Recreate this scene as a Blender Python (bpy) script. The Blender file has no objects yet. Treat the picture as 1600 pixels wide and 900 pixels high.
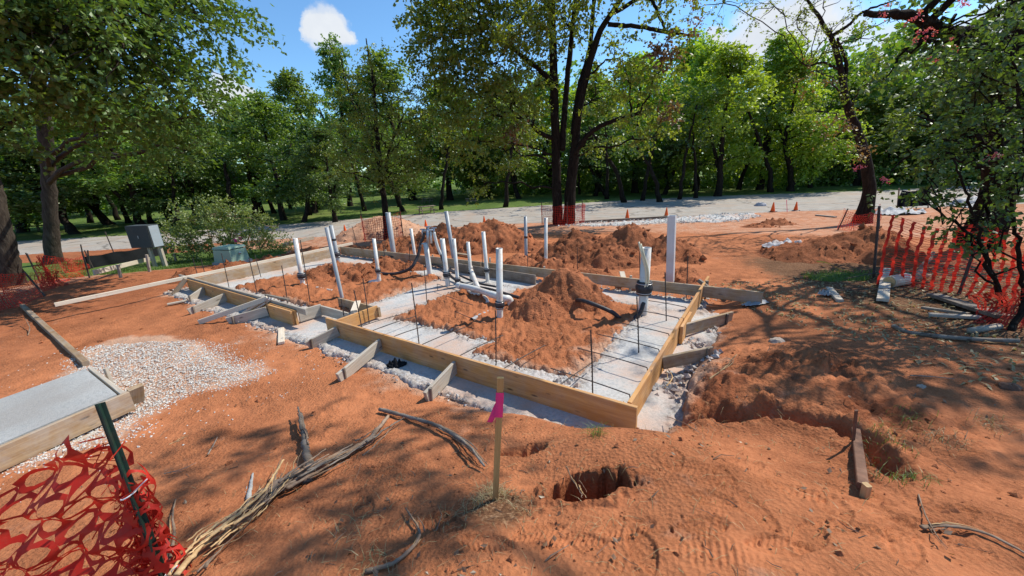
import bpy, math, random
import numpy as np
from mathutils import Matrix, Vector

random.seed(7)
RNG = np.random.default_rng(11)
SC = bpy.context.scene
COL = SC.collection
R = math.radians

# ------------------------------------------------------------------ camera
EYE = np.array([0.0, 0.0, 2.0])
FPX, PITCH, ROLL = 610.0, R(17.0), R(3.0)          # focal length in pixels of a 1600 px wide frame
_f = np.array([0, math.cos(PITCH), -math.sin(PITCH)])
_u = np.array([0, math.sin(PITCH), math.cos(PITCH)])
_r = np.array([1.0, 0, 0])
CR = math.cos(ROLL) * _r - math.sin(ROLL) * _u
CU = math.cos(ROLL) * _u + math.sin(ROLL) * _r
cam_d = bpy.data.cameras.new('camera')
cam = bpy.data.objects.new('camera', cam_d)
COL.objects.link(cam)
cam_d.sensor_width = 36
cam_d.lens = 36 * FPX / 1600
cam_d.clip_start = 0.05
cam_d.clip_end = 2000
M = Matrix.Identity(4)
for i in range(3):
    M[i][0] = CR[i]; M[i][1] = CU[i]; M[i][2] = -_f[i]; M[i][3] = EYE[i]
cam.matrix_world = M
SC.camera = cam

# ------------------------------------------------------------------ sky, sun, exposure
SUN_EL = R(49.0)
SUN_AZ = math.atan2(0.44, 0.90)                     # from +X towards +Y
SUN = np.array([math.cos(SUN_EL) * math.cos(SUN_AZ), math.cos(SUN_EL) * math.sin(SUN_AZ), math.sin(SUN_EL)])
sd = bpy.data.lights.new('sun', 'SUN')
sd.energy = 4.4
sd.angle = R(0.53)
sd.color = (1.0, 0.94, 0.84)
so = bpy.data.objects.new('sun', sd)
COL.objects.link(so)
so.rotation_euler = Vector(SUN).to_track_quat('Z', 'Y').to_euler()
so.location = (0, 0, 40)

W = bpy.data.worlds.new('World')
SC.world = W
W.use_nodes = True
SC.view_settings.view_transform = 'Standard'
SC.view_settings.look = 'None'
SC.view_settings.exposure = 0.36
SC.view_settings.gamma = 1
SC.cycles.max_bounces = 7
SC.cycles.diffuse_bounces = 3
SC.cycles.glossy_bounces = 2
SC.cycles.transmission_bounces = 4
SC.cycles.transparent_max_bounces = 4
SC.cycles.sample_clamp_indirect = 6


def ray(px, py):
    return _f + (px - 800) / FPX * CR + (450 - py) / FPX * CU


def at_z(px, py, z):
    d = ray(px, py)
    return EYE + d * ((z - EYE[2]) / d[2])


def at_y(px, py, y):
    d = ray(px, py)
    return EYE + d * (y / d[1])


class NT:
    """small helper for node trees"""
    def __init__(self, tree):
        self.t = tree
        tree.nodes.clear()

    def n(self, kind, **kw):
        nd = self.t.nodes.new(kind)
        for k, v in kw.items():
            if k.startswith('i_'):
                key = k[2:].replace('_', ' ')
                self.put(nd, key, v)
            else:
                setattr(nd, k, v)
        return nd

    def put(self, nd, key, v):
        s = nd.inputs[int(key)] if key.isdigit() else nd.inputs[key]
        if hasattr(v, 'links') or isinstance(v, bpy.types.NodeSocket):
            self.t.links.new(v, s)
        else:
            s.default_value = v

    def noise(self, vec, scale, detail=4, rough=0.55, dist=0.0):
        nd = self.n('ShaderNodeTexNoise', i_Scale=scale, i_Detail=detail, i_Roughness=rough, i_Distortion=dist)
        if vec is not None:
            self.put(nd, 'Vector', vec)
        return nd.outputs['Fac']

    def ramp(self, fac, stops, interp='LINEAR'):
        nd = self.n('ShaderNodeValToRGB')
        cr = nd.color_ramp
        cr.interpolation = interp
        while len(cr.elements) < len(stops):
            cr.elements.new(0.5)
        for e, (p, c) in zip(cr.elements, stops):
            e.position = p
            e.color = (c, c, c, 1) if isinstance(c, (int, float)) else (*c, 1)
        self.put(nd, 'Fac', fac)
        return nd.outputs['Color']

    def mix(self, fac, a, b, mode='MIX'):
        nd = self.n('ShaderNodeMix', data_type='RGBA', blend_type=mode)
        for idx, v in ((0, fac), (6, a), (7, b)):
            s = nd.inputs[idx]
            if isinstance(v, bpy.types.NodeSocket):
                self.t.links.new(v, s)
            else:
                s.default_value = v if idx == 0 else (*v, 1)
        return nd.outputs[2]

    def math(self, op, a, b=0.0, clamp=False):
        nd = self.n('ShaderNodeMath', operation=op, use_clamp=clamp)
        self.put(nd, '0', a)
        self.put(nd, '1', b)
        return nd.outputs[0]

    def attr(self, name):
        return self.n('ShaderNodeAttribute', attribute_name=name).outputs['Fac']

    def bump(self, h, strength=0.4, dist=0.02, normal=None):
        nd = self.n('ShaderNodeBump', i_Strength=strength, i_Distance=dist, i_Height=h)
        if normal is not None:
            self.put(nd, 'Normal', normal)
        return nd.outputs['Normal']

    def objco(self):
        return self.n('ShaderNodeTexCoord').outputs['Object']

    def vmap(self, vec, scale=(1, 1, 1), loc=None):
        nd = self.n('ShaderNodeMapping')
        nd.inputs['Scale'].default_value = scale
        self.put(nd, 'Vector', vec)
        if loc is not None:
            self.put(nd, 'Location', loc)
        return nd.outputs['Vector']

    def principled(self, color, rough=0.8, normal=None, spec=0.3, metal=0.0):
        b = self.n('ShaderNodeBsdfPrincipled')
        self.put(b, 'Base Color', color if isinstance(color, bpy.types.NodeSocket) else (*color, 1))
        self.put(b, 'Roughness', rough)
        b.inputs['Specular IOR Level'].default_value = spec
        b.inputs['Metallic'].default_value = metal
        if normal is not None:
            self.put(b, 'Normal', normal)
        return b.outputs[0]

    def out(self, shader):
        o = self.n('ShaderNodeOutputMaterial')
        self.t.links.new(shader, o.inputs['Surface'])


def material(name):
    m = bpy.data.materials.new(name)
    m.use_nodes = True
    return m, NT(m.node_tree)


# sky with fair-weather cumulus
def build_world():
    nt = NT(W.node_tree)
    sky = nt.n('ShaderNodeTexSky', sky_type='NISHITA', sun_disc=False, sun_elevation=SUN_EL,
               sun_rotation=math.pi / 2 - SUN_AZ, altitude=300, air_density=1.0, dust_density=0.25, ozone_density=3.5)
    gen = nt.n('ShaderNodeTexCoord').outputs['Generated']
    nz = nt.n('ShaderNodeTexNoise', i_Scale=9.0, i_Detail=6.0, i_Roughness=0.6)
    nt.put(nz, 'Vector', gen)
    off = nt.n('ShaderNodeVectorMath', operation='SUBTRACT')
    nt.put(off, '0', nz.outputs['Color'])
    off.inputs[1].default_value = (0.5, 0.5, 0.5)
    sc = nt.n('ShaderNodeVectorMath', operation='SCALE')
    nt.put(sc, '0', off.outputs[0])
    sc.inputs['Scale'].default_value = 0.10
    wob = nt.n('ShaderNodeVectorMath', operation='ADD')
    nt.put(wob, '0', gen)
    nt.put(wob, '1', sc.outputs[0])
    total = None
    puffs = [(494, 52, 30), (507, 44, 38), (525, 52, 30), (478, 50, 18), (543, 58, 16),
             (350, 138, 26), (375, 142, 26), (398, 150, 20), (325, 146, 20),
             (1195, 55, 70), (1235, 40, 60), (1150, 85, 40), (1290, 60, 60), (1110, 70, 24),
             (1390, 80, 60), (1470, 100, 60), (1540, 60, 60), (1340, 130, 40), (700, -120, 60), (300, -200, 90)]
    for px, py, rad in puffs:
        d = ray(px, py)
        depth = np.linalg.norm(d)
        d = d / depth
        rr = rad / FPX / depth * 0.92
        dn = nt.n('ShaderNodeVectorMath', operation='DISTANCE')
        nt.put(dn, '0', wob.outputs[0])
        dn.inputs[1].default_value = tuple(d)
        v = nt.math('SUBTRACT', 1.0, nt.math('DIVIDE', dn.outputs['Value'], rr), clamp=True)
        total = v if total is None else nt.math('ADD', total, v)
    # scattered small clouds over the rest of the sky
    n2 = nt.noise(nt.vmap(gen, (1, 1, 2.2)), 2.6, 7, 0.6)
    gen_c = nt.ramp(n2, [(0.60, 0.0), (0.78, 0.55)])
    soft = nt.ramp(total, [(0.0, 0.0), (0.35, 0.75), (0.8, 1.0)], 'EASE')
    mask = nt.math('MAXIMUM', soft, gen_c)
    white = nt.mix(nt.noise(gen, 16, 4), (3.4, 3.75, 4.3), (4.9, 5.05, 5.2))
    # a photographer's deep blue: the clear air is a little less hazy than the model
    blue = nt.mix(1.0, sky.outputs[0], (0.70, 0.93, 1.03), 'MULTIPLY')
    col = nt.mix(mask, blue, white)
    bg = nt.n('ShaderNodeBackground', i_Strength=0.15)
    nt.put(bg, 'Color', col)
    o = nt.n('ShaderNodeOutputWorld')
    nt.t.links.new(bg.outputs[0], o.inputs['Surface'])


build_world()

# ------------------------------------------------------------------ object helpers
WM = {}


def tag(o, label=None, cat=None, group=None, kind=None):
    if label: o['label'] = label
    if cat: o['category'] = cat
    if group: o['group'] = group
    if kind: o['kind'] = kind
    return o


def link(o, parent=None, mat4=None):
    COL.objects.link(o)
    mat4 = mat4 if mat4 is not None else Matrix.Identity(4)
    if parent is not None:
        o.parent = parent
        o.matrix_basis = WM[parent].inverted() @ mat4
    else:
        o.matrix_basis = mat4
    WM[o] = mat4
    return o


def thing(name, label, cat, loc, group=None):
    o = bpy.data.objects.new(name, None)
    o.empty_display_size = 0.1
    link(o, None, Matrix.Translation(Vector([float(c) for c in loc])))
    return tag(o, label, cat, group)


class MB:
    """collects geometry in numpy arrays and writes one mesh"""
    def __init__(self):
        self.v = []; self.f = []; self.n = 0; self.a = []

    def add(self, V, F, val=0.0):
        V = np.asarray(V, float); F = np.asarray(F, int)
        self.v.append(V)
        self.f.append(F + self.n)
        self.a.append(np.broadcast_to(np.asarray(val, float), (len(F),)))
        self.n += len(V)
        return self

    def tube(self, pts, rad, n=8, cap=True, squash=1.0, val=0.0):
        pts = np.asarray(pts, float)
        k = len(pts)
        rad = np.broadcast_to(np.asarray(rad, float), (k,))
        T = np.gradient(pts, axis=0)
        T /= np.linalg.norm(T, axis=1)[:, None] + 1e-9
        ref = np.array([0, 0, 1.0]) if abs(T[0][2]) < 0.9 else np.array([1.0, 0, 0])
        N = np.cross(T[0], ref); N /= np.linalg.norm(N)
        th = np.arange(n) * 2 * np.pi / n
        V = np.zeros((k, n, 3))
        for i in range(k):
            N = N - T[i] * (N @ T[i]); N /= np.linalg.norm(N) + 1e-9
            B = np.cross(T[i], N)
            V[i] = pts[i] + rad[i] * (np.cos(th)[:, None] * N + squash * np.sin(th)[:, None] * B)
        idx = np.arange(k * n).reshape(k, n)
        a = idx[:-1]; b = idx[1:]
        F = np.stack([a, np.roll(a, -1, 1), np.roll(b, -1, 1), b], -1).reshape(-1, 4)
        V = V.reshape(-1, 3)
        if cap and n >= 3:
            V = np.vstack([V, pts[0], pts[-1]])
            c0, c1 = k * n, k * n + 1
            e = [(idx[0][(j + 1) % n], idx[0][j], c0, c0) for j in range(n)] + [(idx[-1][j], idx[-1][(j + 1) % n], c1, c1) for j in range(n)]
            self.add(V, np.vstack([F, np.array(e)]), val)
        else:
            self.add(V, F, val)
        return self

    def box(self, lo, hi, val=0.0, taper=1.0):
        x0, y0, z0 = lo; x1, y1, z1 = hi
        cx, cy = (x0 + x1) / 2, (y0 + y1) / 2
        t = lambda x, y: (cx + (x - cx) * taper, cy + (y - cy) * taper)
        V = [(x0, y0, z0), (x1, y0, z0), (x1, y1, z0), (x0, y1, z0),
             (*t(x0, y0), z1), (*t(x1, y0), z1), (*t(x1, y1), z1), (*t(x0, y1), z1)]
        F = [(3, 2, 1, 0), (4, 5, 6, 7), (0, 1, 5, 4), (1, 2, 6, 5), (2, 3, 7, 6), (3, 0, 4, 7)]
        return self.add(V, F, val)

    def lathe(self, prof, n=16, c=(0, 0, 0), val=0.0):
        prof = np.asarray(prof, float)
        th = np.arange(n) * 2 * np.pi / n
        V = np.stack([prof[:, 0][:, None] * np.cos(th), prof[:, 0][:, None] * np.sin(th), np.repeat(prof[:, 1][:, None], n, 1)], -1)
        idx = np.arange(len(prof) * n).reshape(len(prof), n)
        a = idx[:-1]; b = idx[1:]
        F = np.stack([a, np.roll(a, -1, 1), np.roll(b, -1, 1), b], -1).reshape(-1, 4)
        return self.add(V.reshape(-1, 3) + np.array(c), F, val)

    def mesh(self, name, mat, smooth=False, attr=None):
        me = bpy.data.meshes.new(name)
        V = np.vstack(self.v)
        F = [f if f.shape[1] == 4 else np.hstack([f, f[:, -1:]]) for f in self.f]
        F = np.vstack(F)
        A = np.concatenate(self.a)
        tri = F[:, 2] == F[:, 3]
        cnt = np.where(tri, 3, 4)
        keep = np.ones(F.shape, bool); keep[tri, 3] = False
        loops = F[keep]
        me.vertices.add(len(V)); me.vertices.foreach_set('co', V.astype(np.float32).ravel())
        me.loops.add(len(loops)); me.loops.foreach_set('vertex_index', loops.astype(np.int32))
        me.polygons.add(len(F))
        st = np.concatenate([[0], np.cumsum(cnt)[:-1]]).astype(np.int32)
        me.polygons.foreach_set('loop_start', st)
        me.polygons.foreach_set('loop_total', cnt.astype(np.int32))
        me.polygons.foreach_set('use_smooth', np.full(len(F), smooth))
        if attr:
            at = me.attributes.new(attr, 'FLOAT', 'FACE')
            at.data.foreach_set('value', A.astype(np.float32))
        me.update(calc_edges=True)
        me.validate()
        if mat is not None:
            me.materials.append(mat)
        return me

    def build(self, name, mat, parent=None, smooth=False, attr=None, world=True, mat4=None):
        """vertices are world coordinates unless mat4 is given"""
        me = self.mesh(name, mat, smooth, attr)
        o = bpy.data.objects.new(name, me)
        if mat4 is None:
            # move the origin to the base of the shape
            V = np.empty(len(me.vertices) * 3, np.float32); me.vertices.foreach_get('co', V)
            V = V.reshape(-1, 3)
            c = V.mean(0); c[2] = V[:, 2].min()
            me.vertices.foreach_set('co', (V - c).ravel()); me.update()
            mat4 = Matrix.Translation(Vector([float(q) for q in c]))
        return link(o, parent, mat4)


def mesh_obj(name, me, parent=None, mat4=None):
    return link(bpy.data.objects.new(name, me), parent, mat4)


def frame(p0, p1, up=(0, 0, 1)):
    """matrix at p0 whose X axis runs to p1; returns matrix, length"""
    p0 = np.asarray(p0, float); p1 = np.asarray(p1, float)
    d = p1 - p0; L = np.linalg.norm(d); x = d / L
    up = np.asarray(up, float)
    y = np.cross(up, x)
    if np.linalg.norm(y) < 1e-4:
        y = np.cross(np.array([0, 1.0, 0]), x)
    y /= np.linalg.norm(y)
    z = np.cross(x, y)
    m = Matrix.Identity(4)
    for i in range(3):
        m[i][0] = x[i]; m[i][1] = y[i]; m[i][2] = z[i]; m[i][3] = p0[i]
    return m, L


def beam(name, p0, p1, w, h, mat, parent=None, up=(0, 0, 1), ch=0.004, wob=0.0, ends=(0, 0)):
    """a sawn board from p0 to p1 (w across, h along up) with eased edges and slightly uneven faces"""
    m, L = frame(p0, p1, up)
    w2, h2 = w / 2, h / 2
    pr = np.array([(-w2, -h2 + ch), (-w2 + ch, -h2), (w2 - ch, -h2), (w2, -h2 + ch), (w2, h2 - ch), (w2 - ch, h2), (-w2 + ch, h2), (-w2, h2 - ch)])
    k = max(2, min(14, int(L / 0.25) + 1))
    b = MB()
    rg = np.random.default_rng(int(abs(p0[0] * 977 + p0[1] * 131) * 100) % 99991)
    V = []
    by = np.cumsum(rg.normal(0, wob, k)); bz = np.cumsum(rg.normal(0, wob, k))
    for i in range(k):
        x = L * i / (k - 1)
        for (y, z) in pr:
            sx = ends[0] * z / h if i == 0 else (ends[1] * z / h if i == k - 1 else 0)
            V.append((x + sx, y + by[i], z + bz[i]))
    idx = np.arange(k * 8).reshape(k, 8)
    F = np.stack([idx[:-1], np.roll(idx[:-1], -1, 1), np.roll(idx[1:], -1, 1), idx[1:]], -1).reshape(-1, 4)
    c0 = [tuple(idx[0][[i, j, l, q]]) for i, j, l, q in ((1, 0, 7, 6), (6, 5, 2, 1), (5, 4, 3, 2))]
    c1 = [tuple(idx[-1][[i, j, l, q]]) for i, j, l, q in ((6, 7, 0, 1), (1, 2, 5, 6), (2, 3, 4, 5))]
    b.add(V, np.vstack([F, np.array(c0), np.array(c1)]))
    return b.build(name, mat, parent, mat4=m)


def smooth_path(pts, n=24, jit=0.0, rg=None):
    """Catmull-Rom through points"""
    P = np.asarray(pts, float)
    P = np.vstack([2 * P[0] - P[1], P, 2 * P[-1] - P[-2]])
    segs = len(P) - 3
    out = []
    for t in np.linspace(0, segs - 1e-6, n):
        i = int(t); f = t - i
        a, b, c, d = P[i:i + 4]
        out.append(0.5 * (2 * b + (c - a) * f + (2 * a - 5 * b + 4 * c - d) * f * f + (3 * b - a - 3 * c + d) * f ** 3))
    out = np.array(out)
    if jit:
        out[1:-1] += (rg or RNG).normal(0, jit, out[1:-1].shape)
    return out


# ------------------------------------------------------------------ noise
_perm = np.random.default_rng(3).permutation(4096)
_grad = np.random.default_rng(4).uniform(0, 2 * np.pi, 4096)


def gnoise(x, y, seed=0):
    xi = np.floor(x).astype(int); yi = np.floor(y).astype(int)
    xf = x - xi; yf = y - yi
    u = xf * xf * xf * (xf * (xf * 6 - 15) + 10); v = yf * yf * yf * (yf * (yf * 6 - 15) + 10)

    def g(ix, iy, dx, dy):
        h = _perm[(_perm[(ix + seed * 57) & 4095] + iy) & 4095]
        a = _grad[h]
        return np.cos(a) * dx + np.sin(a) * dy
    n00 = g(xi, yi, xf, yf); n10 = g(xi + 1, yi, xf - 1, yf)
    n01 = g(xi, yi + 1, xf, yf - 1); n11 = g(xi + 1, yi + 1, xf - 1, yf - 1)
    return (n00 * (1 - u) + n10 * u) * (1 - v) + (n01 * (1 - u) + n11 * u) * v


def fbm(x, y, scale, octv=4, seed=0, gain=0.5):
    s = 0; a = 1.0; f = 1.0 / scale
    for o in range(octv):
        s = s + a * gnoise(x * f, y * f, seed + o * 13)
        a *= gain; f *= 2.03
    return s


def sstep(a, b, x):
    t = np.clip((x - a) / (b - a), 0, 1)
    return t * t * (3 - 2 * t)


def poly_sd(x, y, poly):
    """signed distance to a polygon, positive inside"""
    P = np.asarray(poly, float)
    x = np.asarray(x, float); y = np.asarray(y, float)
    d = np.full(x.shape, 1e9); ins = np.zeros(x.shape, bool)
    for i in range(len(P)):
        a = P[i]; b = P[(i + 1) % len(P)]
        ex, ey = b - a
        t = np.clip(((x - a[0]) * ex + (y - a[1]) * ey) / (ex * ex + ey * ey + 1e-12), 0, 1)
        d = np.minimum(d, np.hypot(x - a[0] - t * ex, y - a[1] - t * ey))
        c = ((a[1] > y) != (b[1] > y)) & (x < (b[0] - a[0]) * (y - a[1]) / (b[1] - a[1] + 1e-12) + a[0])
        ins ^= c
    return np.where(ins, d, -d)


def clods(x, y, scale, seed=0, dens=.6):
    """lumps: one rounded bump per cell, random size, 0..1"""
    gx_ = x / scale; gy_ = y / scale
    xi = np.floor(gx_).astype(int); yi = np.floor(gy_).astype(int)
    out = np.zeros(np.shape(x))
    for dx in (-1, 0, 1):
        for dy in (-1, 0, 1):
            h = _perm[(_perm[(xi + dx + seed * 31) & 4095] + yi + dy) & 4095]
            cx = xi + dx + .15 + .7 * ((h * 7919) % 1024) / 1024.0
            cy = yi + dy + .15 + .7 * ((h * 104729) % 1024) / 1024.0
            s = ((h * 3571) % 997) / 997.0
            r = np.where(s < dens, .18 + .42 * (s / dens), 0.0)
            d = np.hypot(gx_ - cx, (gy_ - cy) * (1 + .5 * (s - .5)))
            out = np.maximum(out, np.sqrt(np.maximum(0, 1 - (d / np.maximum(r, 1e-6)) ** 2)) * r * 1.6 * (r > 0))
    return out


def seg_d(x, y, pts):
    d = np.full(np.shape(x), 1e9)
    for a, b in zip(pts[:-1], pts[1:]):
        ex, ey = b[0] - a[0], b[1] - a[1]
        t = np.clip(((x - a[0]) * ex + (y - a[1]) * ey) / (ex * ex + ey * ey + 1e-12), 0, 1)
        d = np.minimum(d, np.hypot(x - a[0] - t * ex, y - a[1] - t * ey))
    return d

# ------------------------------------------------------------------ materials
MAT = {}


def m_soil(name, dry=(0.475, 0.170, 0.072), dark=(0.225, 0.071, 0.030), attrs=False, clod=1.0):
    m, t = material(name)
    co = t.objco()
    big = t.noise(co, 0.7, 5, 0.6)
    mid = t.noise(co, 6.0, 6, 0.65)
    fine = t.noise(co, 55.0, 5, 0.7)
    f = t.math('MULTIPLY', t.math('ADD', big, mid), 0.5)
    c = t.ramp(f, [(0.34, dark), (0.47, tuple(0.55 * a + 0.45 * b for a, b in zip(dry, dark))), (0.58, dry), (0.72, tuple(min(1, a * 1.12) for a in dry))])
    c = t.mix(t.ramp(fine, [(0.35, 0.0), (0.65, 0.55)]), c, (0.49, 0.195, 0.085))
    grit = t.ramp(t.noise(co, 160.0, 2, 0.5), [(0.66, 0.0), (0.72, 0.5)])
    c = t.mix(t.math('MULTIPLY', grit, 0.5), c, (0.52, 0.30, 0.18))
    if attrs:
        du = t.attr('dust'); hu = t.attr('humus'); mo = t.attr('moist')
        n2 = t.noise(co, 3.5, 6, 0.7)
        c = t.mix(t.math('MULTIPLY', mo, t.ramp(mid, [(0.3, 1.0), (0.7, 0.6)])), c, dark)
        dm = t.ramp(t.math('ADD', du, t.math('MULTIPLY', t.math('SUBTRACT', n2, 0.5), 1.2)), [(0.35, 0.0), (0.75, 0.85)])
        c = t.mix(dm, c, (0.54, 0.335, 0.225))
        litter = t.ramp(t.noise(t.vmap(co, (1, 1.6, 1)), 38.0, 3, 0.7), [(0.42, (0.075, 0.040, 0.022)), (0.55, (0.16, 0.085, 0.042)), (0.68, (0.30, 0.20, 0.12))])
        hm = t.ramp(t.math('ADD', hu, t.math('MULTIPLY', t.math('SUBTRACT', n2, 0.5), 0.9)), [(0.3, 0.0), (0.7, 0.9)])
        c = t.mix(hm, c, litter)
    vor = t.n('ShaderNodeTexVoronoi', i_Scale=42.0)
    t.put(vor, 'Vector', co)
    h = t.math('ADD', t.math('MULTIPLY', fine, 0.6), t.math('MULTIPLY', vor.outputs['Distance'], 0.7))
    h = t.math('ADD', h, t.math('MULTIPLY', t.noise(co, 220.0, 3, 0.6), 0.3))
    wet = t.ramp(t.noise(co, 1.7, 4, 0.6), [(0.38, 0.25), (0.62, 1.0)])
    h = t.math('MULTIPLY', h, wet)
    n = t.bump(h, 0.95 * clod, 0.024)
    t.out(t.principled(c, 0.96, n, 0.12))
    return m


def m_concrete(name, base=(0.53, 0.52, 0.495), stain=(0.50, 0.31, 0.21), rough_edge=True, cracks=0.0):
    m, t = material(name)
    co = t.objco()
    a = t.noise(co, 2.2, 6, 0.65); b = t.noise(co, 30, 5, 0.7)
    c = t.ramp(a, [(0.3, tuple(v * 0.72 for v in base)), (0.5, base), (0.7, tuple(v * 1.18 for v in base))])
    c = t.mix(t.ramp(b, [(0.36, 0.5), (0.55, 0.0)]), c, tuple(v * 0.5 for v in base))
    st = t.ramp(t.math('ADD', t.noise(co, 1.1, 5, 0.6), t.math('MULTIPLY', b, 0.16)), [(0.53, 0.0), (0.70, 0.8)])
    c = t.mix(st, c, stain)
    if rough_edge:
        e = t.attr('edge')
        c = t.mix(t.math('MULTIPLY', e, t.ramp(b, [(0.4, 1.0), (0.58, 0.1)])), c, (0.30, 0.25, 0.21))
    if cracks:
        wv = t.n('ShaderNodeVectorMath', operation='ADD')
        nz = t.n('ShaderNodeTexNoise', i_Scale=0.9, i_Detail=5.0)
        t.put(nz, 'Vector', co)
        t.put(wv, '0', co); t.put(wv, '1', nz.outputs['Color'])
        vo = t.n('ShaderNodeTexVoronoi', feature='DISTANCE_TO_EDGE', i_Scale=cracks)
        t.put(vo, 'Vector', wv.outputs[0])
        c = t.mix(t.ramp(vo.outputs['Distance'], [(0.004, 0.75), (0.012, 0.0)]), c, tuple(v * 0.3 for v in base))
        c = t.mix(t.ramp(t.noise(co, 0.5, 5, 0.7), [(0.52, 0.0), (0.70, 0.45)]), c, (0.40, 0.26, 0.18))
    n = t.bump(t.math('ADD', b, t.math('MULTIPLY', t.noise(co, 120, 3), 0.4)), 0.5, 0.012)
    t.out(t.principled(c, 0.9, n, 0.2))
    return m


def m_wood(name, light, dark, grain=1.0, knots=True, weather=0.0):
    m, t = material(name)
    oi = t.n('ShaderNodeObjectInfo').outputs['Random']
    co = t.objco()
    cb = t.n('ShaderNodeCombineXYZ')
    t.put(cb, '0', t.math('MULTIPLY', oi, 37.0)); t.put(cb, '1', t.math('MULTIPLY', oi, 11.0))
    add = t.n('ShaderNodeVectorMath', operation='ADD')
    t.put(add, '0', co); t.put(add, '1', cb.outputs[0])
    v = add.outputs[0]
    g = t.noise(t.vmap(v, (2.2, 42, 42)), 1.0, 5, 0.6, 0.8)
    g2 = t.noise(t.vmap(v, (0.8, 7, 7)), 1.0, 4, 0.6, 1.0)
    c = t.ramp(t.math('ADD', t.math('MULTIPLY', g, 0.6), t.math('MULTIPLY', g2, 0.4)), [(0.36, dark), (0.5, tuple((a + b) / 2 for a, b in zip(light, dark))), (0.62, light)])
    if knots:
        vo = t.n('ShaderNodeTexVoronoi', i_Scale=1.0)
        t.put(vo, 'Vector', t.vmap(v, (2.6, 9, 9)))
        k = t.ramp(vo.outputs['Distance'], [(0.06, 1.0), (0.13, 0.0)])
        c = t.mix(t.math('MULTIPLY', k, 1.0), c, tuple(a * 0.35 for a in dark))
    if weather:
        wn = t.ramp(t.noise(v, 5.0, 5, 0.7), [(0.4, 0.0), (0.65, weather)])
        c = t.mix(wn, c, (0.40, 0.37, 0.33))
    sp = t.ramp(t.noise(v, 9.0, 6, 0.75), [(0.60, 0.0), (0.74, 0.6)])
    c = t.mix(sp, c, (0.33, 0.15, 0.08))
    hs = t.n('ShaderNodeHueSaturation')
    t.put(hs, 'Color', c); t.put(hs, 'Value', t.math('ADD', 0.82, t.math('MULTIPLY', oi, 0.36)))
    n = t.bump(g, 0.35, 0.004)
    t.out(t.principled(hs.outputs[0], 0.75, n, 0.25))
    return m


def m_plain(name, color, rough=0.6, var=0.12, scale=8.0, spec=0.4, metal=0.0, dirt=None, dirt_amt=0.5, bump=0.15):
    m, t = material(name)
    co = t.objco()
    a = t.noise(co, scale, 5, 0.65)
    c = t.ramp(a, [(0.3, tuple(v * (1 - var) for v in color)), (0.7, tuple(min(1, v * (1 + var)) for v in color))])
    if dirt is not None:
        d = t.ramp(t.noise(co, scale * 0.6, 6, 0.7), [(0.50, 0.0), (0.72, dirt_amt)])
        c = t.mix(d, c, dirt)
    n = t.bump(t.noise(co, scale * 7, 4), bump, 0.006)
    t.out(t.principled(c, rough, n, spec, metal))
    return m


def m_leaf(name, c0, c1, c2, trans=0.42, gloss=0.06, rough=0.42):
    m, t = material(name)
    v = t.attr('lv')
    oi = t.n('ShaderNodeObjectInfo').outputs['Random']
    c = t.ramp(v, [(0.0, c0), (0.5, c1), (1.0, c2)])
    hs = t.n('ShaderNodeHueSaturation')
    t.put(hs, 'Color', c)
    t.put(hs, 'Value', t.math('ADD', 0.86, t.math('MULTIPLY', oi, 0.28)))
    t.put(hs, 'Hue', t.math('ADD', 0.488, t.math('MULTIPLY', oi, 0.024)))
    c = hs.outputs[0]
    d = t.n('ShaderNodeBsdfDiffuse'); t.put(d, 'Color', c)
    tr = t.n('ShaderNodeBsdfTranslucent')
    t.put(tr, 'Color', t.mix(1.0, c, (1.35, 1.30, 0.45), 'MULTIPLY'))
    mx = t.n('ShaderNodeMixShader', i_Fac=trans)
    t.t.links.new(d.outputs[0], mx.inputs[1]); t.t.links.new(tr.outputs[0], mx.inputs[2])
    gl = t.n('ShaderNodeBsdfGlossy', i_Roughness=rough)
    gl.inputs['Color'].default_value = (0.8, 0.85, 0.8, 1)
    m2 = t.n('ShaderNodeMixShader', i_Fac=gloss)
    t.t.links.new(mx.outputs[0], m2.inputs[1]); t.t.links.new(gl.outputs[0], m2.inputs[2])
    t.out(m2.outputs[0])
    return m


def m_bark(name, light, dark, scale=1.0):
    m, t = material(name)
    co = t.objco()
    a = t.noise(t.vmap(co, (9 * scale, 9 * scale, 1.6 * scale)), 1.6, 6, 0.7, 0.6)
    c = t.ramp(a, [(0.34, dark), (0.52, tuple((p + q) / 2 for p, q in zip(light, dark))), (0.66, light)])
    li = t.ramp(t.noise(co, 3.0, 5, 0.7), [(0.60, 0.0), (0.72, 0.35)])
    c = t.mix(li, c, (0.16, 0.17, 0.14))
    n = t.bump(a, 0.9, 0.05)
    t.out(t.principled(c, 0.95, n, 0.1))
    return m


MAT['soil'] = m_soil('red_clay_soil', attrs=True)
MAT['pile'] = m_soil('dug_clay_soil', dry=(0.34, 0.112, 0.050), dark=(0.105, 0.032, 0.016), clod=1.5)
MAT['pile_dry'] = m_soil('loose_clay_soil', dry=(0.43, 0.150, 0.068), dark=(0.17, 0.052, 0.024), clod=1.5)
MAT['sand'] = m_soil('pale_sand', dry=(0.58, 0.37, 0.25), dark=(0.44, 0.23, 0.14))
MAT['conc'] = m_concrete('lean_concrete')
MAT['slab'] = m_concrete('trowelled_concrete', (0.44, 0.44, 0.42), (0.29, 0.27, 0.245), False, 0.0)
MAT['road'] = m_concrete('worn_road_concrete', (0.39, 0.355, 0.305), (0.34, 0.28, 0.22), False, 0.22)
MAT['gravel'] = m_plain('crushed_stone', (0.58, 0.56, 0.51), 0.95, 0.2, 30, 0.15, dirt=(0.45, 0.26, 0.16), dirt_amt=0.3, bump=0.5)
MAT['form'] = m_wood('new_form_lumber', (0.62, 0.335, 0.115), (0.42, 0.185, 0.055), weather=0.22)
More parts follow.
